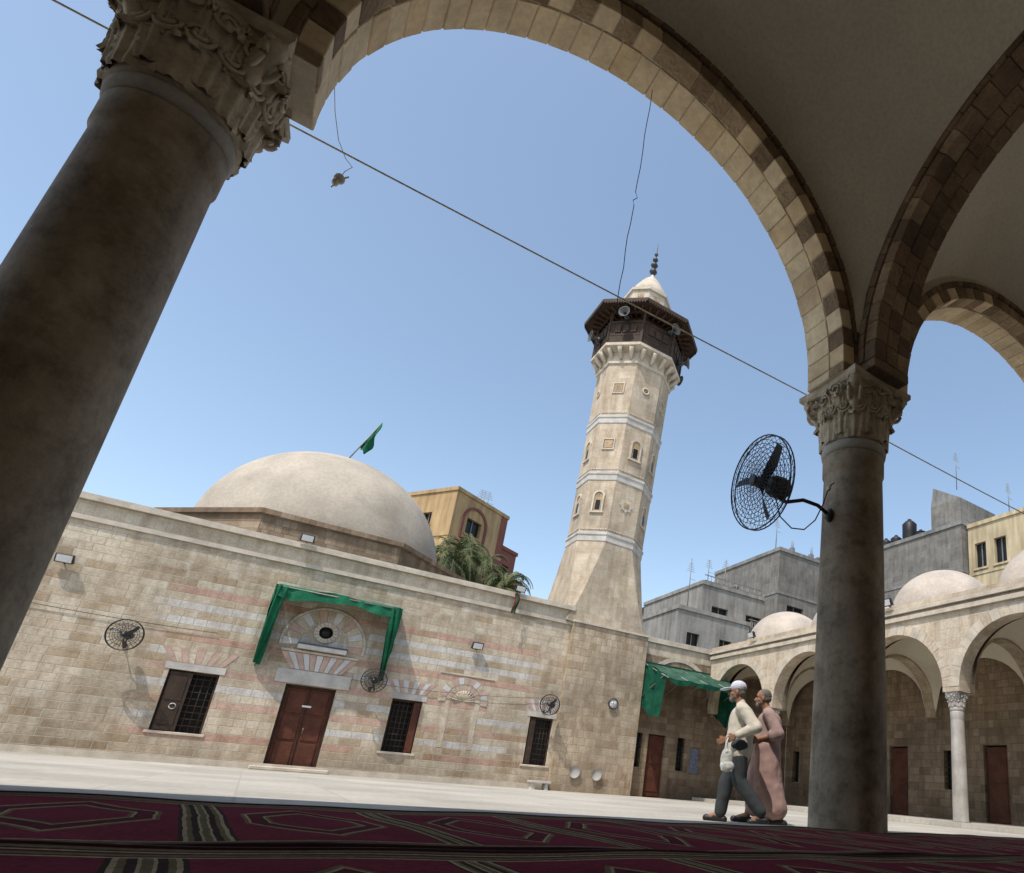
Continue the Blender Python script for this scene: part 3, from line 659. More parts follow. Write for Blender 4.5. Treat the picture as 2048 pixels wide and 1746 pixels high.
for a,b in ((11.2,11.5),(13.0,13.35)):
    mb=MB();bars(mb,a,b,1,2.2,21.7,4,7,M_iron);mb.box(a,b,21.84,21.87,1,2.2,M_glass);obj('window',mb,sw)
mb=MB();mb.box(13.6,13.95,21.57,21.615,.95,1.85,plain('notice_paper',(.16,.18,.24),12,.5));obj('notice_board',mb,sw)
aw2=empty('awning',(12.8,21.6,3.2),'large green awning with hanging side flaps over a doorway','awning')
mb=MB();x0,x1=11.15,14.4;yw=21.55;pr=2.0
sheet(mb,lambda u,v:(x0+(x1-x0)*u,yw-pr*v,4.75-.75*v-.12*math.sin(u*pi*4)**2*v*(1.3-v)-.05*math.sin(v*9)),24,12,M_gpale)
sheet(mb,lambda u,v:(x0+(x1-x0)*u,yw-pr-.02+.02*math.sin(u*40),3.98-(.10+.10*abs(math.sin(u*9.4)))*v-.04*math.sin(u*pi*4)**2),60,3,M_green2)
for xs in (x0,x1):
    sheet(mb,lambda u,v:(xs-.01+.07*math.sin(v*17)*(1-.3*u),yw-.1-(pr-.1)*v*(1-.12*u),4.77-.75*v-(1.9-.35*v-.6*abs(v-.55)+.06*math.sin(v*17))*u),14,36,M_green2)
sheet(mb,lambda u,v:(x0+(x1-x0)*u,yw-.06,4.78-.1*v),8,2,M_green2)
obj('canopy',mb,aw2,recalc=False)
mb=MB()
for k in range(5):
    xs=x0+(x1-x0)*k/4;mb.tube([(xs,yw,4.72),(xs,yw-pr,3.96)],.022,M_gmet)
    mb.tube([(xs,yw,3.4),(xs,yw-pr*.8,4.05)],.018,M_gmet)
obj('frame',mb,aw2)
# ---------------------------------------------------------------- far arcade along Y
XB=14.3;ab=empty('arcade',(XB,12,.12),'sunlit arcade with round arches, slim marble columns and small domes','arcade')
YCs=[2.9+3.7*k for k in range(6)]
cm2=colmesh(.185,.165,2.72,M_marb,M_marb);cp2=capital(.38,.17,.20,M_marb)
c0=None
for yc in YCs[:-1]:
    if c0 is None:
        c0=obj('column',cm2,ab,local=True);q0=obj('capital',cp2,c0,local=True);q0.location=(0,0,2.72);a,b=c0,q0
    else:
        a=c0.copy();b=q0.copy();S.collection.objects.link(a);S.collection.objects.link(b);b.parent=a
    a.location=(0,yc-12,0)
for yc,yn in zip(YCs,YCs[1:]):
    cy=(yc+yn)/2
    mb=MB();arch_wall(mb,'y',cy,1.85,1.6,3.22,3.34,5.5,XB-.22,XB+.22,M_cream)
    vring(mb,'y',cy,3.34,1.6,1.88,XB-.228,XB-.2,0,pi,21,lambda i:random.choice([M_cream,M_mtrim,M_mtrim]),gap=.012)
    mb.box(XB-.30,XB+.3,cy-1.85,cy+1.85,5.3,5.42,M_mtrim);mb.box(XB-.34,XB+.3,cy-1.85,cy+1.85,5.505,5.6,M_mtrim);mb.box(XB-.25,XB+.2,cy-1.85,cy+1.85,5.602,5.78,M_cream)
    obj('arch',mb,ab)
    mb=MB();sail(mb,16.37,cy,1.66,3.34,M_plas,16);obj('vault',mb,ab)
    mb=MB();mb.lathe([(1.75*k8,5.66),(1.75*k8,5.9),(1.62*k8,5.95)],8,M_sdome,c=(16.37,cy),ph=pi/8,smooth=False)
    mb.lathe([(1.6*math.cos(pi/2*k/16*.999),5.92+1.5*math.sin(pi/2*k/16)) for k in range(17)],40,M_sdome,c=(16.37,cy));obj('dome',mb,ab)
for yc in YCs:
    mb=MB();arch_wall(mb,'x',16.4,1.95,1.6,3.22,3.34,5.5,yc-.2,yc+.2,M_base,20);obj('transverse_arch',mb,ab)
mb=MB();mb.box(XB-.2,18.6,2.7,21.6,5.62,5.68,M_concl);obj('roof',mb,ab)  # hidden slab, added so no sun gets in between the vaults
mb=MB();ops=[]
for k in range(5):
    cy=YCs[k]+1.6;ops.append((cy-.4,cy+.4,.12,2.35));ops.append((cy+1.45,cy+1.85,1.0,2.2))
mb.wall('y',18.3,2.7,21.6,.12,5.6,ops,.25,M_brown);mb.wall('y',18.56,2.7,21.6,.12,5.6,[],.1,M_glass);mb.box(18.8,19.1,2.7,21.6,0,5.7,M_conc)
obj('back_wall',mb,ab)
for o_ in ops:
    mb=MB()
    if o_[2]<.5:
        mb.box(18.42,18.47,o_[0]+.03,o_[1]-.03,.13,2.3,M_wood);mb.box(18.405,18.422,o_[0]+.12,o_[1]-.12,.3,1.1,M_wood);mb.box(18.405,18.422,o_[0]+.12,o_[1]-.12,1.25,2.15,M_wood);obj('door',mb,ab,bevel=.008)
    else:
        mb.box(18.5,18.53,o_[0],o_[1],o_[2],o_[3],M_glass);bars(mb,o_[0],o_[1],o_[2],o_[3],18.38,4,7,M_iron,ax='y');obj('window',mb,ab)
# ---------------------------------------------------------------- fans
def fan(loc,dirv,r,arm,hi=False,lab='black caged wall fan'):
    dirv=Vector(dirv).normalized();M0=dirv.to_track_quat('Z','Y').to_matrix().to_4x4()
    e_=empty('wall_fan',loc,lab,'fan','caged wall fans')
    wr=.003 if hi else .005;nr=40 if hi else 22
    mb=MB();mb.xf=M0
    def pz(q,s_): return s_*.085*math.sqrt(max(0,1-(q*.98)**2.4))
    for s_ in (1,-1):
        for k in range(nr):
            a=2*pi*k/nr+(.04 if s_<0 else 0);pts=[]
            for j in range(9):
                q=.16+.84*j/8;aa=a+.35*(1-q)*s_;pts.append((r*q*math.cos(aa),r*q*math.sin(aa),pz(q,s_)))
            mb.tube(pts,wr*.8,M_iron,4)
        for q in ((.16,.25,.34,.43,.52,.61,.7,.79,.88,1.0) if hi else (.16,.45,.72,1.0)):
            mb.tube([(r*q*math.cos(2*pi*k/40),r*q*math.sin(2*pi*k/40),pz(q,s_)+s_*.002) for k in range(40)],wr*(2.2 if q==1 else 1),M_iron,5,closed=True)
    mb.lathe([(.13*r,.088),(.13*r,.094)],16,M_iron)
    obj('cage',mb,e_,local=True)
    for k in range(3):
        mb=MB();a0=2*pi*k/3+.5;vs=[];fs=[];nu,nv=8,5
        for i in range(nu+1):
            q=.12+.76*i/nu;wd=.10+.10*math.sin(pi*min(1,q*.9))
            for j in range(nv+1):
                s_=-1+2*j/nv;aa=a0+s_*wd/max(q,.35)*.5+.3*q;vs.append((r*q*math.cos(aa),r*q*math.sin(aa),.035*s_*(1.2-q)))
        for i in range(nu):
            for j in range(nv): a=i*(nv+1)+j;fs.append((a,a+1,a+nv+2,a+nv+1))
        mb.xf=M0;mb.add(vs,fs,M_iron,True);obj('blade',mb,e_,local=True,recalc=False)
    mb=MB();mb.xf=M0;mb.lathe([(.02,.05),(.05,.045),(.055,-.03),(.02,-.05)],18,M_iron)
    mb.lathe([(.05,-.09),(.08,-.1),(.092,-.13),(.092,-.24),(.08,-.28),(.05,-.30)],24,M_iron)
    for k in range(12): a=2*pi*k/12;mb.tube([(.094*math.cos(a),.094*math.sin(a),-.13),(.094*math.cos(a),.094*math.sin(a),-.25)],.006,M_iron,4)
    obj('motor',mb,e_,local=True)
    mb=MB();b0=(M0@Vector((0,0,-.2)));b0.z-=.1;A=[Vector(p)-Vector(loc) for p in arm]
    mb.tube([b0+Vector((0,0,.12)),b0,*A],.018 if hi else .015,M_iron,8);e=A[-1];mb.ell(e,(.04,.05,.07),M_iron,seg=10,rings=6)
    obj('bracket',mb,e_,local=True)
fl=(3.07,4.12,2.93)
fan(fl,(-1,.0,-.10),.42,[(3.36,4.12,2.84),(3.55,4.11,2.92),(3.72,4.10,2.92),(3.86,4.09,2.86)],True,'large black caged fan on a bracket from the near column')
mb=MB();mb.tube([(3.24,4.12,2.84),(3.30,4.12,2.68),(3.42,4.1,2.60),(3.55,4.08,2.62),(3.66,4.06,2.74),(3.74,4.05,2.92),(3.78,4.04,3.06),(3.82,4.04,3.14),(3.865,4.04,3.18)],.006,M_wired,6);mb.ell((3.80,4.04,3.10),(.022,.022,.03),M_white,seg=8,rings=6);obj('fan_cable',mb,label='loose dark power cable looping from fan to column',cat='cable',loc=(3.8,4.06,3.0))
for X_,dz in ((-3.1,2.85),(2.42,2.62),(7.65,2.65)):
    r_=.37 if X_<0 else .33
    fan((X_,YA-.5,dz),(-.25 if X_<5 else -.9,-1,-.1),r_,[(X_,YA-.2,dz-.25),(X_,YA-.01,dz-.2)],False,'dark caged fan mounted on the striped wall')
# ---------------------------------------------------------------- floodlights, clock, dishes
def flood(loc,ax='x',top=False):
    e_=empty('floodlight',loc,'small grey floodlight on the parapet' if top else 'small grey floodlight fixed to the wall','floodlight','floodlights around the courtyard')
    if ax=='y': e_.rotation_euler=(0,0,-pi/2)
    mb=MB();mb.xf=Matrix.Rotation(.35,4,'X');mb.box(-.17,.17,-.16,-.08,-.11,.11,M_iron);mb.box(-.14,.14,-.08,-.03,-.08,.08,M_iron);obj('housing',mb,e_,local=True,bevel=.01)
    mb=MB();mb.xf=Matrix.Rotation(.35,4,'X');mb.box(-.14,.14,-.167,-.161,-.085,.085,M_white);obj('lamp_glass',mb,e_,local=True)
    mb=MB();mb.tube([(-.16,-.1,0),(-.18,-.03,-.12),(.18,-.03,-.12),(.16,-.1,0)],.012,M_iron);mb.tube([(0,-.03,-.12),(0,.04,-.14)],.02,M_iron);obj('bracket',mb,e_,local=True)
for p in ((-4.7,YA-.05,4.5),(5.12,YA-.05,4.22),(-.1,YA-.15,6.35),(6.1,YA-.15,6.35)): flood(p,'x',p[2]>6)
for p in ((XB-.33,18.6,5.92),(XB-.33,12.2,5.92)): flood(p,'y',True)
ck=empty('wall_clock',(10.02,21.3,3.02),'round white clock with dark rim on stone wall','clock')
mb=MB();mb.lathe([(.17,0),(.19,.01),(.19,.05),(.165,.055),(.165,.03)],28,M_iron);mb.v=[(v[0],-v[2],v[1]) for v in mb.v];obj('rim',mb,ck,local=True)
mb=MB();mb.lathe([(.163,.0),(.163,.034)],28,M_white);mb.v=[(v[0],-v[2],v[1]) for v in mb.v];obj('dial',mb,ck,local=True)
mb=MB();mb.box(-.006,.006,-.042,-.036,0,.12,M_iron);mb.box(-.08,0,-.042,-.036,-.006,.006,M_iron);obj('hand',mb,ck,local=True)
for xx,zz in ((8.95,.62),(9.75,.6)):
    mb=MB();mb.lathe([(.05,.02),(.17,.03),(.2,.08),(.17,.05),(.02,.06)],24,M_marb);mb.v=[(v[0]+xx,21.33-v[2],v[1]+zz) for v in mb.v];obj('wall_basin',mb,label='round pale stone dish fixed low on tower wall',cat='basin',group='round stone dishes on the wall',loc=(xx,21.33,zz))
bn=empty('stone_bench',(7.9,21.2,0),'low grey stone bench at the foot of the tower','bench')
mb=MB();mb.box(7.45,8.12,21.05,21.4,.2,.27,M_lgrey2);obj('seat',mb,bn,bevel=.01)
for q in (7.52,7.95):
    mb=MB();mb.box(q,q+.1,21.1,21.38,0,.197,M_lgrey2);obj('leg',mb,bn)
fg=empty('flag',(.30,30.5,12.42),'green flag on a leaning pole at the dome top','flag')
mb=MB();mb.tube([(0,0,0),(1.0,0,2.5)],.03,M_gmet);mb.lathe([(.18,.0),(.14,.12),(.08,.3),(.03,.34)],12,M_br1);obj('pole',mb,fg,local=True)
mb=MB();sheet(mb,lambda u,v:(.42+.58*u+.14*v*math.sin(2+u*3)+.05*math.sin(v*9),.14*math.sin(v*5+u*4),1.05+1.43*u-(.10+1.25*u**.6)*v),14,14,M_green);obj('cloth',mb,fg,local=True,recalc=False)
mb=MB()
for k,c_ in enumerate(((.16,.02,.02),(.02,.08,.035),(.02,.02,.02))):
    m_=plain('pennant_%s'%['red','green','black'][k],c_,4,.2);xx=5.93+.05*k
    sheet(mb,lambda u,v:(xx+.05*u+.03*math.sin(v*5),YA-.32+.03*math.sin(v*8+k),6.12-.70*v),2,8,m_)
mb.tube([(6.0,YA-.2,6.5),(6.0,YA-.32,6.1)],.012,M_iron)
obj('pennant',mb,label='small limp red green and black flags on parapet',cat='flag',loc=(6.0,YA-.3,6.1),recalc=False)
# ---------------------------------------------------------------- cables
def cable(pts,r,lab,m=M_wire,sag=0):
    P=[Vector(p) for p in pts]
    if sag:
        a,b=P;P=[a.lerp(b,t_/30)-Vector((0,0,sag*4*(t_/30)*(1-t_/30))) for t_ in range(31)]
    mb=MB();mb.tube(P,r,m,6);obj('cable',mb,label=lab,cat='cable',loc=tuple(P[0]))
cable([(-12,4.46,4.48),(4.2,4.44,4.33)],.0065,'long thin cable stretched across the arcade arches',sag=.05)
cable([(4.2,4.46,4.31),(12,4.5,4.36)],.007,'cable running on past the column along the arcade',sag=.05)
cable([(1.58,4.25,6.6)]+[(1.58+.005*math.sin(k*1.7),4.25,6.55-.19*k) for k in range(1,7)]+[(1.575,4.25,5.3),(1.60,4.25,5.25),(1.565,4.25,5.2),(1.58,4.25,5.15)]+[(1.57+.006*math.sin(k*2.),4.25,5.1-.16*k) for k in range(1,8)],.0035,'kinked wire hanging down from the arch',M_wired)
hl=empty('hanging_lamp',(-.45,4.42,4.05),'small broken lamp fitting dangling on a thin wire','lamp')
mb=MB();mb.tube([(-.64,4.33,4.75),(-.585,4.37,4.55),(-.52,4.41,4.38),(-.45,4.43,4.28),(-.40,4.43,4.24),(-.43,4.42,4.17),(-.44,4.42,4.12)],.0025,M_wire,5);obj('wire',mb,hl)
M_bulb=plain('pale_socket_plastic',(.75,.72,.64),5,.15)
mb=MB();mb.ell((-.445,4.42,4.09),(.035,.03,.04),M_bulb,seg=10,rings=6);mb.ell((-.46,4.42,4.05),(.022,.03,.03),M_bulb,seg=8,rings=6);mb.tube([(-.45,4.42,4.06),(-.47,4.4,3.98)],.004,M_wire,5);mb.tube([(-.43,4.42,4.1),(-.40,4.42,4.14)],.006,M_bulb,5);obj('lamp_socket',mb,hl)
cable([(-9,YA-.04,3.65),(-1.4,YA-.04,3.3)],.008,'thin black cable running along the wall',M_wired,sag=.15)
cable([(1.9,YA-.06,2.6),(7.7,YA-.06,2.9)],.006,'thin black cable running along the wall',M_wired,sag=.12)
# ---------------------------------------------------------------- city
def building(loc,rot,w_,d_,h_,m,lab,fw=(),sw_=(),m2=None,mt=None):
    e_=empty('apartment_building',loc,lab,'building',rot=rot);mt=mt or M_concl
    mb=MB();ops=[(u-a/2,u+a/2,z_-b_/2,z_+b_/2) for u,z_,a,b_ in fw];ops2=[(u-a/2,u+a/2,z_-b_/2,z_+b_/2) for u,z_,a,b_ in sw_]
    mb.wall('x',0,0,w_,0,h_,ops,.3,m);mb.wall('y',0,0,d_,0,h_,ops2,.3,m2 or m);mb.wall('y',w_,0,d_,0,h_,[],.3,m2 or m);mb.wall('x',d_,0,w_,0,h_,[],.3,m)
    mb.add([(0,0,h_-.02),(w_,0,h_-.02),(w_,d_,h_-.02),(0,d_,h_-.02)],[(0,1,2,3)],M_concl)
    for k in range(1,int(h_//3.1)+1):
        zz=h_-k*3.1
        if zz>1: mb.box(-.04,w_+.04,-.04,.0,zz,zz+.18,mt);mb.box(-.04,-.001,.0,d_,zz,zz+.18,mt)
    mb.box(-.08,w_+.08,-.08,.12,h_,h_+.25,mt);mb.box(-.08,.12,.12,d_,h_,h_+.25,mt)
    for q in (.25,.6,.85):
        if m is M_blk: mb.box(w_*q,w_*q+.3,.3,.6,h_,h_+.7,M_conc);[mb.tube([(w_*q+.05+.1*k_,.4,h_+.7),(w_*q+.05+.1*k_,.4,h_+1.3)],.02,M_gmet,4) for k_ in range(3)]
    obj('wall',mb,e_,local=True)
    for o_ in ops:
        mb=MB();mb.box(o_[0],o_[1],.24,.28,o_[2],o_[3],M_glass)
        mb.box((o_[0]+o_[1])/2-.03,(o_[0]+o_[1])/2+.03,.18,.23,o_[2],o_[3],M_gmet);mb.box(o_[0]-.1,o_[1]+.1,-.1,.05,o_[2]-.12,o_[2]-.002,mt);obj('window',mb,e_,local=True)
    for o_ in ops2:
        mb=MB();mb.box(.24,.28,o_[0],o_[1],o_[2],o_[3],M_glass);mb.box(.18,.23,(o_[0]+o_[1])/2-.03,(o_[0]+o_[1])/2+.03,o_[2],o_[3],M_gmet);mb.box(-.1,.05,o_[0]-.1,o_[1]+.1,o_[2]-.12,o_[2]-.002,mt);obj('window',mb,e_,local=True)
    return e_
def tank(x,y,z,r=.6,h_=1.3):
    mb=MB();mb.lathe([(r,0),(r*1.02,.1),(r,.2),(r*1.02,.5),(r,.6),(r*1.02,h_*.8),(r*.6,h_*.95),(r*.3,h_),(r*.28,h_+.1)],20,M_tank)
    mb.v=[(a+x,b+y,c_+z) for a,b,c_ in mb.v];obj('water_tank',mb,label='black plastic water tank on a flat roof',cat='water tank',group='rooftop water tanks',loc=(x,y,z))
def ant(x,y,z,h_=3):
    mb=MB();mb.tube([(x,y,z),(x,y,z+h_)],.03,M_gmet,5)
    for k in range(5): mb.tube([(x-.3+.04*k,y,z+h_*.75+.13*k),(x+.3-.04*k,y,z+h_*.75+.13*k)],.012,M_gmet,4)
    mb.tube([(x,y,z+h_*.6),(x+.4,y,z+h_*.6)],.012,M_gmet,4)
    obj('antenna',mb,label='thin metal television antenna on a flat roof',cat='antenna',group='rooftop antennas',loc=(x,y,z))
th=math.radians(33);C0=Vector((6.85,41.5,0));fx_=Vector((math.cos(th),math.sin(th),0))
bb=building(C0,th,4.8,6,17.4,M_yel,'ochre plaster apartment block with arched window surround',fw=[(1.9,z_,1.3,1.1) for z_ in (15.5,12.4,9.3)],sw_=[(2.2,z_,.8,.9) for z_ in (15.6,12.5,9.4)],m2=M_yel,mt=M_yel)
mb=MB()
for z_ in (15.5,12.4,9.3):
    vring(mb,'x',1.9,z_+.3,.95,1.12,-.08,.0,0,pi,12,lambda i:M_red,gap=0,jit=0);mb.box(.78,.95,-.08,-.001,z_-.9,z_+.3,M_red);mb.box(2.85,3.02,-.08,-.001,z_-.9,z_+.3,M_red);mb.box(.78,3.02,-.09,-.001,z_-1.0,z_-.905,M_red)
mb.box(4.2,4.8,-.03,-.001,0,17.4,M_red)
obj('window_surround',mb,bb,local=True)
e1=building(C0+fx_*4.82,th,1.5,5.0,15.2,M_red,'dark red apartment block with rounded balconies',fw=[(.6,z_,.7,1.2) for z_ in (13.6,10.5,7.4)],m2=M_red,mt=M_red)
for z_ in (12.6,9.5,6.4):
    mb=MB();mb.lathe([(.95,z_-.15),(.95,z_),(.91,z_),(.91,z_-.02)],24,M_lgrey,c=(1.3,0))
    mb.lathe([(.92,z_),(.92,z_+.5),(.95,z_+.5),(.95,z_+.58),(.88,z_+.58)],24,M_red,c=(1.3,0))
    for k in range(18): a=2*pi*k/18;mb.tube([(1.3+.92*math.cos(a),.92*math.sin(a),z_+.5),(1.3+.92*math.cos(a),.92*math.sin(a),z_+.95)],.02,M_gmet,4)
    mb.tube([(1.3+.92*math.cos(2*pi*k/24),.92*math.sin(2*pi*k/24),z_+.95) for k in range(24)],.03,M_gmet,5,closed=True)
    obj('balcony',mb,e1,local=True)
building((3.0,46,0),0,4.2,5,15.6,M_lgrey,'plain white apartment block behind the dome',fw=[(1.2,13.9,1,.9),(3.1,13.9,.9,.9)])
for x_ in (8.9,9.1,9.4): ant(x_,44.5,17.2,1.9)
building((19,33,0),0,5.4,8,10.7,M_concl,'pale concrete building with flat roof',fw=[(u,z_,.9,1.0) for u in (1.2,3.6) for z_ in (8.9,6.0)])
gb=building((21.5,34.5,0),0,6.0,8,13.2,M_concl,'pale grey apartment building with balconies',fw=[(u,z_,1.3,1.2) for u in (1.5,4.3) for z_ in (11.3,8.2,5.5)])
mb=MB()
for z_ in (10.4,7.3): mb.box(3.2,5.6,-1.0,-.045,z_-.12,z_,M_concl);bars(mb,3.2,5.6,z_,z_+.9,-.98,14,2,M_gmet,.025);mb.box(3.2,5.6,-1.02,-.96,z_+.9,z_+.96,M_gmet)
obj('balcony',mb,gb,local=True)
mb=MB();bars(mb,.3,5.5,13.2,14.0,.3,10,1,M_gmet,.025);mb.box(.3,5.5,.28,.32,13.96,14.02,M_gmet);mb.box(.3,5.5,.28,.32,13.6,13.64,M_gmet);obj('roof_railing',mb,gb,local=True)
building((26.6,33,0),0,5.2,8,16.6,M_blk,'unfinished grey concrete block building',fw=[(1.6,12.3,1.5,1.1),(4,12.3,.6,1.0),(1.6,9.2,1.5,1.1)],mt=M_conc)
building((20,44,0),0,5,5,12.6,M_conc,'low grey concrete block with roof tanks',fw=[(1.5,11.2,.8,.9)])
gl=building((32,22.3,0),0,9,9.5,17.0,M_blk,'tall unfinished grey concrete building with stair tower',sw_=[(2.6,13.7,2.2,1.3),(6.6,12.7,.8,1.6),(2.6,10.2,2.0,1.3),(6.8,9.6,1.0,1.3)],m2=M_blk,mt=M_conc)
mb=MB();mb.box(.3,4,.2,2.4,17.0,19.0,M_blk);mb.add([(.3,.2,19.0),(4,.2,19.0),(4,2.4,19.0),(.3,2.4,19.0),(.3,2.2,20.3),(4,2.2,20.3)],[(0,1,2,3),(0,1,5,4),(2,3,4,5),(0,3,4),(1,2,5)],M_conc);obj('stair_tower',mb,gl,local=True)
building((32.5,10,0),0,9,12.2,16.8,M_yel2,'pale yellow apartment building with dark windows',sw_=[(u,z_,a_,b_) for z_ in (14.9,11.6,8.5) for u,a_,b_ in ((11.4,.75,1.6),(10.1,.75,1.6),(7.2,1.6,1.2),(4,1.6,1.2))],m2=M_yel2,mt=M_yel2)
tank(33,28.2,17.25,.38,.9);tank(33,29.1,17.25,.38,.9);tank(33.2,27.2,17.6,.48,1.5);tank(33,26.1,17.25,.38,.7);tank(21.5,45,12.8,.5,1.1);tank(23,45,12.8,.5,1.1);tank(23.6,36,13.4,.3,.6)
mb=MB();mb.box(32.6,33.8,26.6,27.8,17.05,17.59,M_blk);obj('tank_plinth',mb,label='concrete block plinth carrying a rooftop water tank',cat='plinth',loc=(33.2,27.2,17))
for p in ((27,34,17,2.4),(33,23.2,20,2.8),(33.5,20,17,2.5),(20.2,34,11,3.5),(24.2,36,13.4,2.6),(22.8,36,13.4,2.2),(20,45,12.8,3)): ant(*p)
def dish(x,y,z):
    mb=MB();mb.xf=Matrix.Translation((x,y,z+.5))@Matrix.Rotation(2.3,4,'X');mb.lathe([(.02,.1),(.18,.07),(.3,0),(.3,-.012),(.18,.055),(.02,.08)],20,M_concl,caps=False);mb.xf=None;mb.tube([(x,y,z),(x,y+.05,z+.5)],.03,M_gmet);obj('satellite_dish',mb,label='small pale satellite dish on a flat roof',cat='satellite dish',group='rooftop satellite dishes',loc=(x,y,z))
dish(24.8,35.5,13.4);dish(31,34,16.8)
# ---------------------------------------------------------------- palm trees
M_leaf=plain('palm_frond_green',(.055,.085,.03),2,.5,rough=.6,bump=0);M_leaf2=plain('palm_frond_olive',(.12,.14,.055),2,.4,rough=.6,bump=0);M_trunk=plain('palm_trunk_bark',(.16,.12,.08),6,.4,bump=1,s2=12,dist=.05)
def palm(x,y,z,s,seed):
    random.seed(seed);e_=empty('palm_tree',(x,y,0),'green date palm rising behind the parapet','tree','palm trees')
    mb=MB();mb.tube([(0,0,0),(.1,0,z*.5),(0,0,z)],[.3,.24,.22],M_trunk,12);obj('trunk',mb,e_,local=True)
    mb=MB()
    for k in range(38):
        a=random.uniform(0,2*pi);el=random.uniform(-.4,1.4);Ln=s*random.uniform(1.9,2.6);p=Vector((0,0,z));d_=Vector((math.cos(a)*math.cos(el),math.sin(a)*math.cos(el),math.sin(el)));n=26;m=M_leaf if random.random()<.6 else M_leaf2
        side=Vector((-math.sin(a),math.cos(a),0));pp=[p.copy()]
        for i in range(n):
            p=p+d_*(Ln/n);d_=(d_+Vector((0,0,-.075-.006*i))).normalized();pp.append(p.copy())
            wl=s*.34*math.sin(pi*min(1,(i+1.5)/n*.9+.08))
            for sg in (-1,1):
                q=p+side*sg*wl*random.uniform(.6,.9)+d_*wl*.7-Vector((0,0,wl*random.uniform(.25,.7)))
                mb.add([p-d_*.03,p+d_*.03,q],[(0,1,2)],m)
        mb.tube(pp,.016,M_leaf2,4)
    obj('crown',mb,e_,local=True,recalc=False)
palm(6.0,33.5,10.3,1.05,1);palm(7.7,34.5,10.6,1.05,2);palm(6.8,36,11.7,1.05,5);palm(8.8,33.6,9.6,.9,8)
# ---------------------------------------------------------------- people
M_skin=plain('tanned_skin',(.27,.14,.085),8,.15,rough=.6,bump=.1);M_shirt=plain('cream_shirt',(.50,.46,.38),4,.12,bump=.3,s2=12,dist=.02);M_trou=plain('dark_grey_trousers',(.04,.046,.05),4,.2,bump=.3,s2=12,dist=.02)
M_capw=plain('white_cap_cloth',(.55,.55,.63),6,.1);M_robe=plain('dusty_pink_robe',(.35,.23,.205),4,.12,bump=.3,s2=10,dist=.02);M_robe2=plain('greyish_mauve_cloth',(.32,.225,.205),4,.12,bump=.3,s2=10,dist=.02);M_hair=plain('grey_hair',(.16,.14,.12),20,.5,bump=.6,s2=60);M_shoe=plain('black_leather',(.02,.018,.017),6,.3,rough=.4);M_bag=plain('white_plastic_bag',(.5,.5,.47),12,.4,rough=.4,bump=.6,s2=15,dist=.03);M_eye=plain('dark_eye',(.02,.015,.01),5,.1)
tex=bpy.data.textures.new('folds','CLOUDS');tex.noise_scale=.16;tex.noise_depth=1
def remesh(o,v,sm=4,disp=0):
    r=o.modifiers.new('r','REMESH');r.mode='VOXEL';r.voxel_size=v;r.use_smooth_shade=True
    s_=o.modifiers.new('s','SMOOTH');s_.iterations=sm;s_.factor=.5
    if disp: d_=o.modifiers.new('d','DISPLACE');d_.texture=tex;d_.strength=disp;d_.mid_level=.4;d_.texture_coords='LOCAL'
def hand(mb,wr,dirv,side,m,curl=.8):
    d_=Vector(dirv).normalized();s_=(Vector(side)-d_*Vector(side).dot(d_)).normalized();n_=d_.cross(s_)
    wr=Vector(wr);pe=wr+d_*.09
    for k in range(4):
        o_=s_*(.032-.021*k);mb.cap(wr+d_*.015+o_*.6,pe+o_,.014,.0115,m,seg=8)
        L_=[.072,.08,.075,.058][k];b0=pe+o_;an=curl*.5;b1=b0+(d_*math.cos(an)+n_*math.sin(an))*L_*.5;an=curl*1.5;b2=b1+(d_*math.cos(an)+n_*math.sin(an))*L_*.35;an=curl*2.3;b3=b2+(d_*math.cos(an)+n_*math.sin(an))*L_*.25
        mb.cap(b0,b1,.0095,.0085,m,seg=8);mb.cap(b1,b2,.0085,.008,m,seg=8);mb.cap(b2,b3,.008,.0065,m,seg=8)
    t0=wr+d_*.03+s_*.022;t1=t0+(s_*.75+d_*.65).normalized()*.04;t2=t1+(d_*.8+s_*.2+n_*.5).normalized()*.035
    mb.cap(t0,t1,.013,.011,m,seg=8);mb.cap(t1,t2,.0105,.008,m,seg=8)
def head(mb,c,m):
    c=Vector(c)
    mb.ell(c+Vector((-.008,0,.03)),(.098,.078,.095),m);mb.ell(c+Vector((.02,0,-.035)),(.075,.062,.085),m)
    mb.cap(c+Vector((.085,0,.005)),c+Vector((.108,0,-.03)),.011,.017,m,seg=8)
    mb.ell(c+Vector((.07,0,-.095)),(.03,.032,.022),m,seg=10,rings=6)
    for s_ in (-1,1):
        mb.ell(c+Vector((-.005,s_*.08,-.01)),(.022,.010,.034),m,seg=10,rings=6);mb.ell(c+Vector((.075,s_*.03,.025)),(.018,.03,.010),m,seg=8,rings=6);mb.ell(c+Vector((.05,s_*.04,-.03)),(.03,.025,.025),m,seg=8,rings=6)
    mb.ell(c+Vector((.086,0,-.06)),(.014,.026,.007),m,seg=8,rings=6);mb.ell(c+Vector((.083,0,-.073)),(.014,.024,.008),m,seg=8,rings=6)
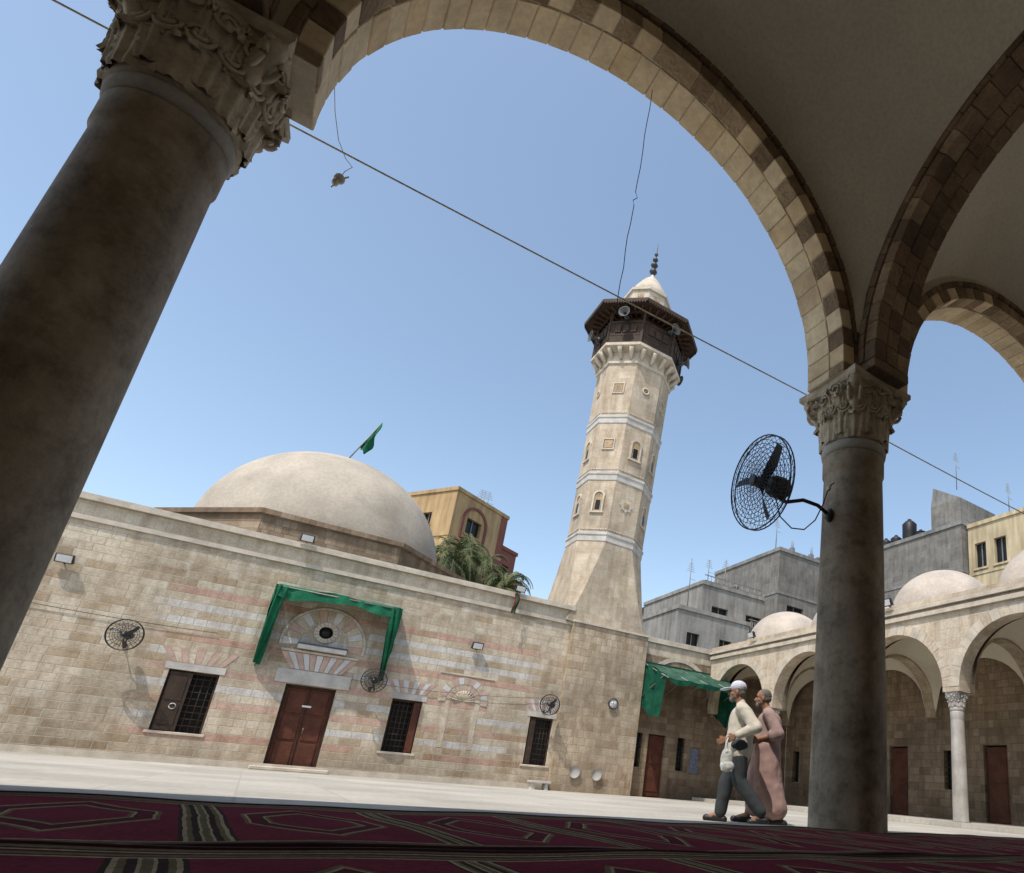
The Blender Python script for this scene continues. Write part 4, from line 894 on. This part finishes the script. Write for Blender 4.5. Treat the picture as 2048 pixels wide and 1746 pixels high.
def person(loc,rot,lab,kind):
    e_=empty('person',loc,lab,'person',rot=rot)
    mb=MB();B=kind=='robe';m=M_skin
    hx=.06 if not B else .07;hd=(hx+.02,0,1.61)
    head(mb,hd,m);mb.cap((.0,0,1.42),(hx,0,1.54),.062,.055,m)
    mb.cap((0,0,1.0),(-.01,0,1.30),.13,.145,m);mb.cap((-.01,-.12,1.36),(-.01,.12,1.36),.075,.075,m);mb.cap((0,-.08,.93),(0,.08,.93),.105,.105,m)
    if B: arms=[((-.01,.185,1.38),(-.15,.25,1.12),(.10,.20,1.05)),((-.01,-.185,1.38),(-.08,-.24,1.12),(.12,-.10,1.04))];legs=[((0,.09,.92),(.0,.1,.50),(-.22,.1,.10),(-.06,.11,.035)),((0,-.09,.92),(.16,-.09,.50),(.22,-.1,.09),(.40,-.12,.035))]
    else: arms=[((-.02,.19,1.38),(-.22,.29,1.14),(.03,.27,1.03)),((0,-.185,1.38),(-.02,-.23,1.10),(.19,-.17,1.02))];legs=[((0,.09,.92),(-.03,.1,.50),(-.33,.1,.13),(-.20,.11,.035)),((0,-.09,.92),(.15,-.09,.49),(.20,-.1,.09),(.38,-.12,.035))]
    for s_,e2,w2 in arms: mb.cap(s_,e2,.055,.042,m);mb.cap(e2,w2,.042,.027,m)
    for a_,k_,an,to in legs:
        mb.cap(a_,k_,.088,.058,m);mb.cap(k_,an,.058,.04,m);mb.cap(an,to,.042,.03,m)
    for i,(s_,e2,w2) in enumerate(arms): d_=(Vector(w2)-Vector(e2));hand(mb,w2,d_+Vector((0,0,-.02)),(0,0,1),m,.9)
    b_=obj('body',mb,e_,local=True,recalc=False);remesh(b_,.0065,2)
    mb=MB()
    for s_ in (-1,1): mb.ell(Vector(hd)+Vector((.088,s_*.031,.012)),(.008,.011,.006),M_eye,seg=8,rings=5)
    obj('eye',mb,e_,local=True)
    mb=MB();H=Vector(hd)
    mb.ell(H+Vector((-.02,0,.035)),(.096,.083,.097),M_hair);mb.ell(H+Vector((-.045,0,-.01)),(.07,.075,.06),M_hair)
    obj('hair',mb,e_,local=True)
    mb=MB();mb.ell(H+Vector((.06,0,-.095)),(.045,.045,.04),M_hair,seg=12,rings=8);mb.ell(H+Vector((.03,.0,-.07)),(.05,.066,.04),M_hair,seg=12,rings=8);mb.ell(H+Vector((.098,0,-.05)),(.012,.03,.008),M_hair,seg=8,rings=5);obj('beard',mb,e_,local=True)
    mb=MB()
    if B:
        R=M_robe2
        mb.cap((.0,0,.92),(-.01,0,1.28),.185,.17,R);mb.ell((.06,0,1.06),(.15,.16,.18),R);mb.cap((-.01,-.15,1.36),(-.01,.15,1.36),.088,.088,R);mb.cap((.0,0,1.38),(.02,0,1.45),.085,.07,R)
        for s_,e2,w2 in arms:
            mb.cap(s_,e2,.085,.078,R);mb.cap(e2,Vector(e2).lerp(Vector(w2),.25),.078,.08,R)
        o_=obj('shirt',mb,e_,local=True,recalc=False);remesh(o_,.011,12,.025)
        mb=MB();R=M_robe;mb.cap((0,0,1.0),(0,0,.7),.17,.18,R)
        mb.cap((0,.05,.95),(-.05,.06,.5),.18,.17,R);mb.cap((-.05,.06,.5),(-.15,.08,.20),.17,.15,R);mb.cap((0,-.05,.95),(.11,-.05,.5),.18,.16,R);mb.cap((.11,-.05,.5),(.10,-.07,.22),.16,.15,R);mb.cap((0,0,.8),(0,0,.22),.18,.18,R)
        o_=obj('robe',mb,e_,local=True,recalc=False);remesh(o_,.011,14,.025)
    else:
        R=M_shirt
        mb.cap((.01,0,.88),(-.01,0,1.28),.18,.165,R);mb.cap((.0,-.06,.84),(.0,.06,.84),.15,.15,R);mb.cap((-.01,-.14,1.36),(-.01,.14,1.36),.085,.085,R);mb.cap((0,0,1.38),(.02,0,1.46),.08,.066,R)
        for s_,e2,w2 in arms: mb.cap(s_,e2,.085,.075,R);mb.cap(e2,Vector(e2).lerp(Vector(w2),.85),.072,.05,R)
        o_=obj('shirt',mb,e_,local=True,recalc=False);remesh(o_,.010,10,.028)
        mb=MB();R=M_trou;mb.cap((0,-.07,.86),(0,.07,.86),.12,.12,R)
        for a_,k_,an,to in legs: mb.cap(a_,k_,.12,.095,R);mb.cap(k_,Vector(k_).lerp(Vector(an),.93),.095,.075,R)
        o_=obj('trousers',mb,e_,local=True,recalc=False);remesh(o_,.010,5,.02)
        mb=MB();mb.ell(H+Vector((-.012,0,.07)),(.108,.092,.085),M_capw);mb.ell(H+Vector((.155,0,.035)),(.085,.08,.014),M_capw,R=Matrix.Rotation(.22,3,'Y'))
        o_=obj('cap',mb,e_,local=True,recalc=False);remesh(o_,.006,1)
    for a_,k_,an,to in legs:
        mb=MB();d_=(Vector(to)-Vector(an));d_.z=0;d_.normalize();t_=Vector(to)
        heel=Vector((an[0],an[1],0))-d_*.05
        hz_=max(.03,an[2]-.075) if an[2]>.11 else .03
        mb.cap((heel.x,heel.y,hz_),(t_.x,t_.y,.032),.042,.044,M_shoe);mb.cap((heel.x,heel.y,hz_),tuple(Vector((heel.x,heel.y,hz_)).lerp(Vector((t_.x,t_.y,.03)),.5)+Vector((0,0,.02))),.045,.045,M_shoe)
        o_=obj('shoe',mb,e_,local=True,recalc=False);remesh(o_,.008,2)
    return e_
rt=math.atan2(.66,-.75)
pA=(5.10,6.93,0)
person(pA,rt,'walking man in white cap, cream shirt and dark trousers','shirt')
person((5.62,7.02,0),rt,'walking bearded man in mauve top and long dusty pink robe','robe')
mb=MB()
for s_ in (-1,1): mb.tube([(.13,.27,1.0),(.14,.27+.03*s_,.92),(.13,.27+.035*s_,.82)],[.008,.012,.025],M_bag,6)
mb.ell((.13,.28,.74),(.075,.04,.14),M_bag,seg=18,rings=12);mb.ell((.12,.28,.66),(.09,.05,.07),M_bag,seg=14,rings=10);mb.box(.05,.19,.255,.305,.60,.66,M_bag)
o_=obj('plastic_bag',mb,label='white plastic shopping bag hanging from hand',cat='bag',recalc=False);o_.location=pA;o_.rotation_euler=(0,0,rt);remesh(o_,.008,1,.02)
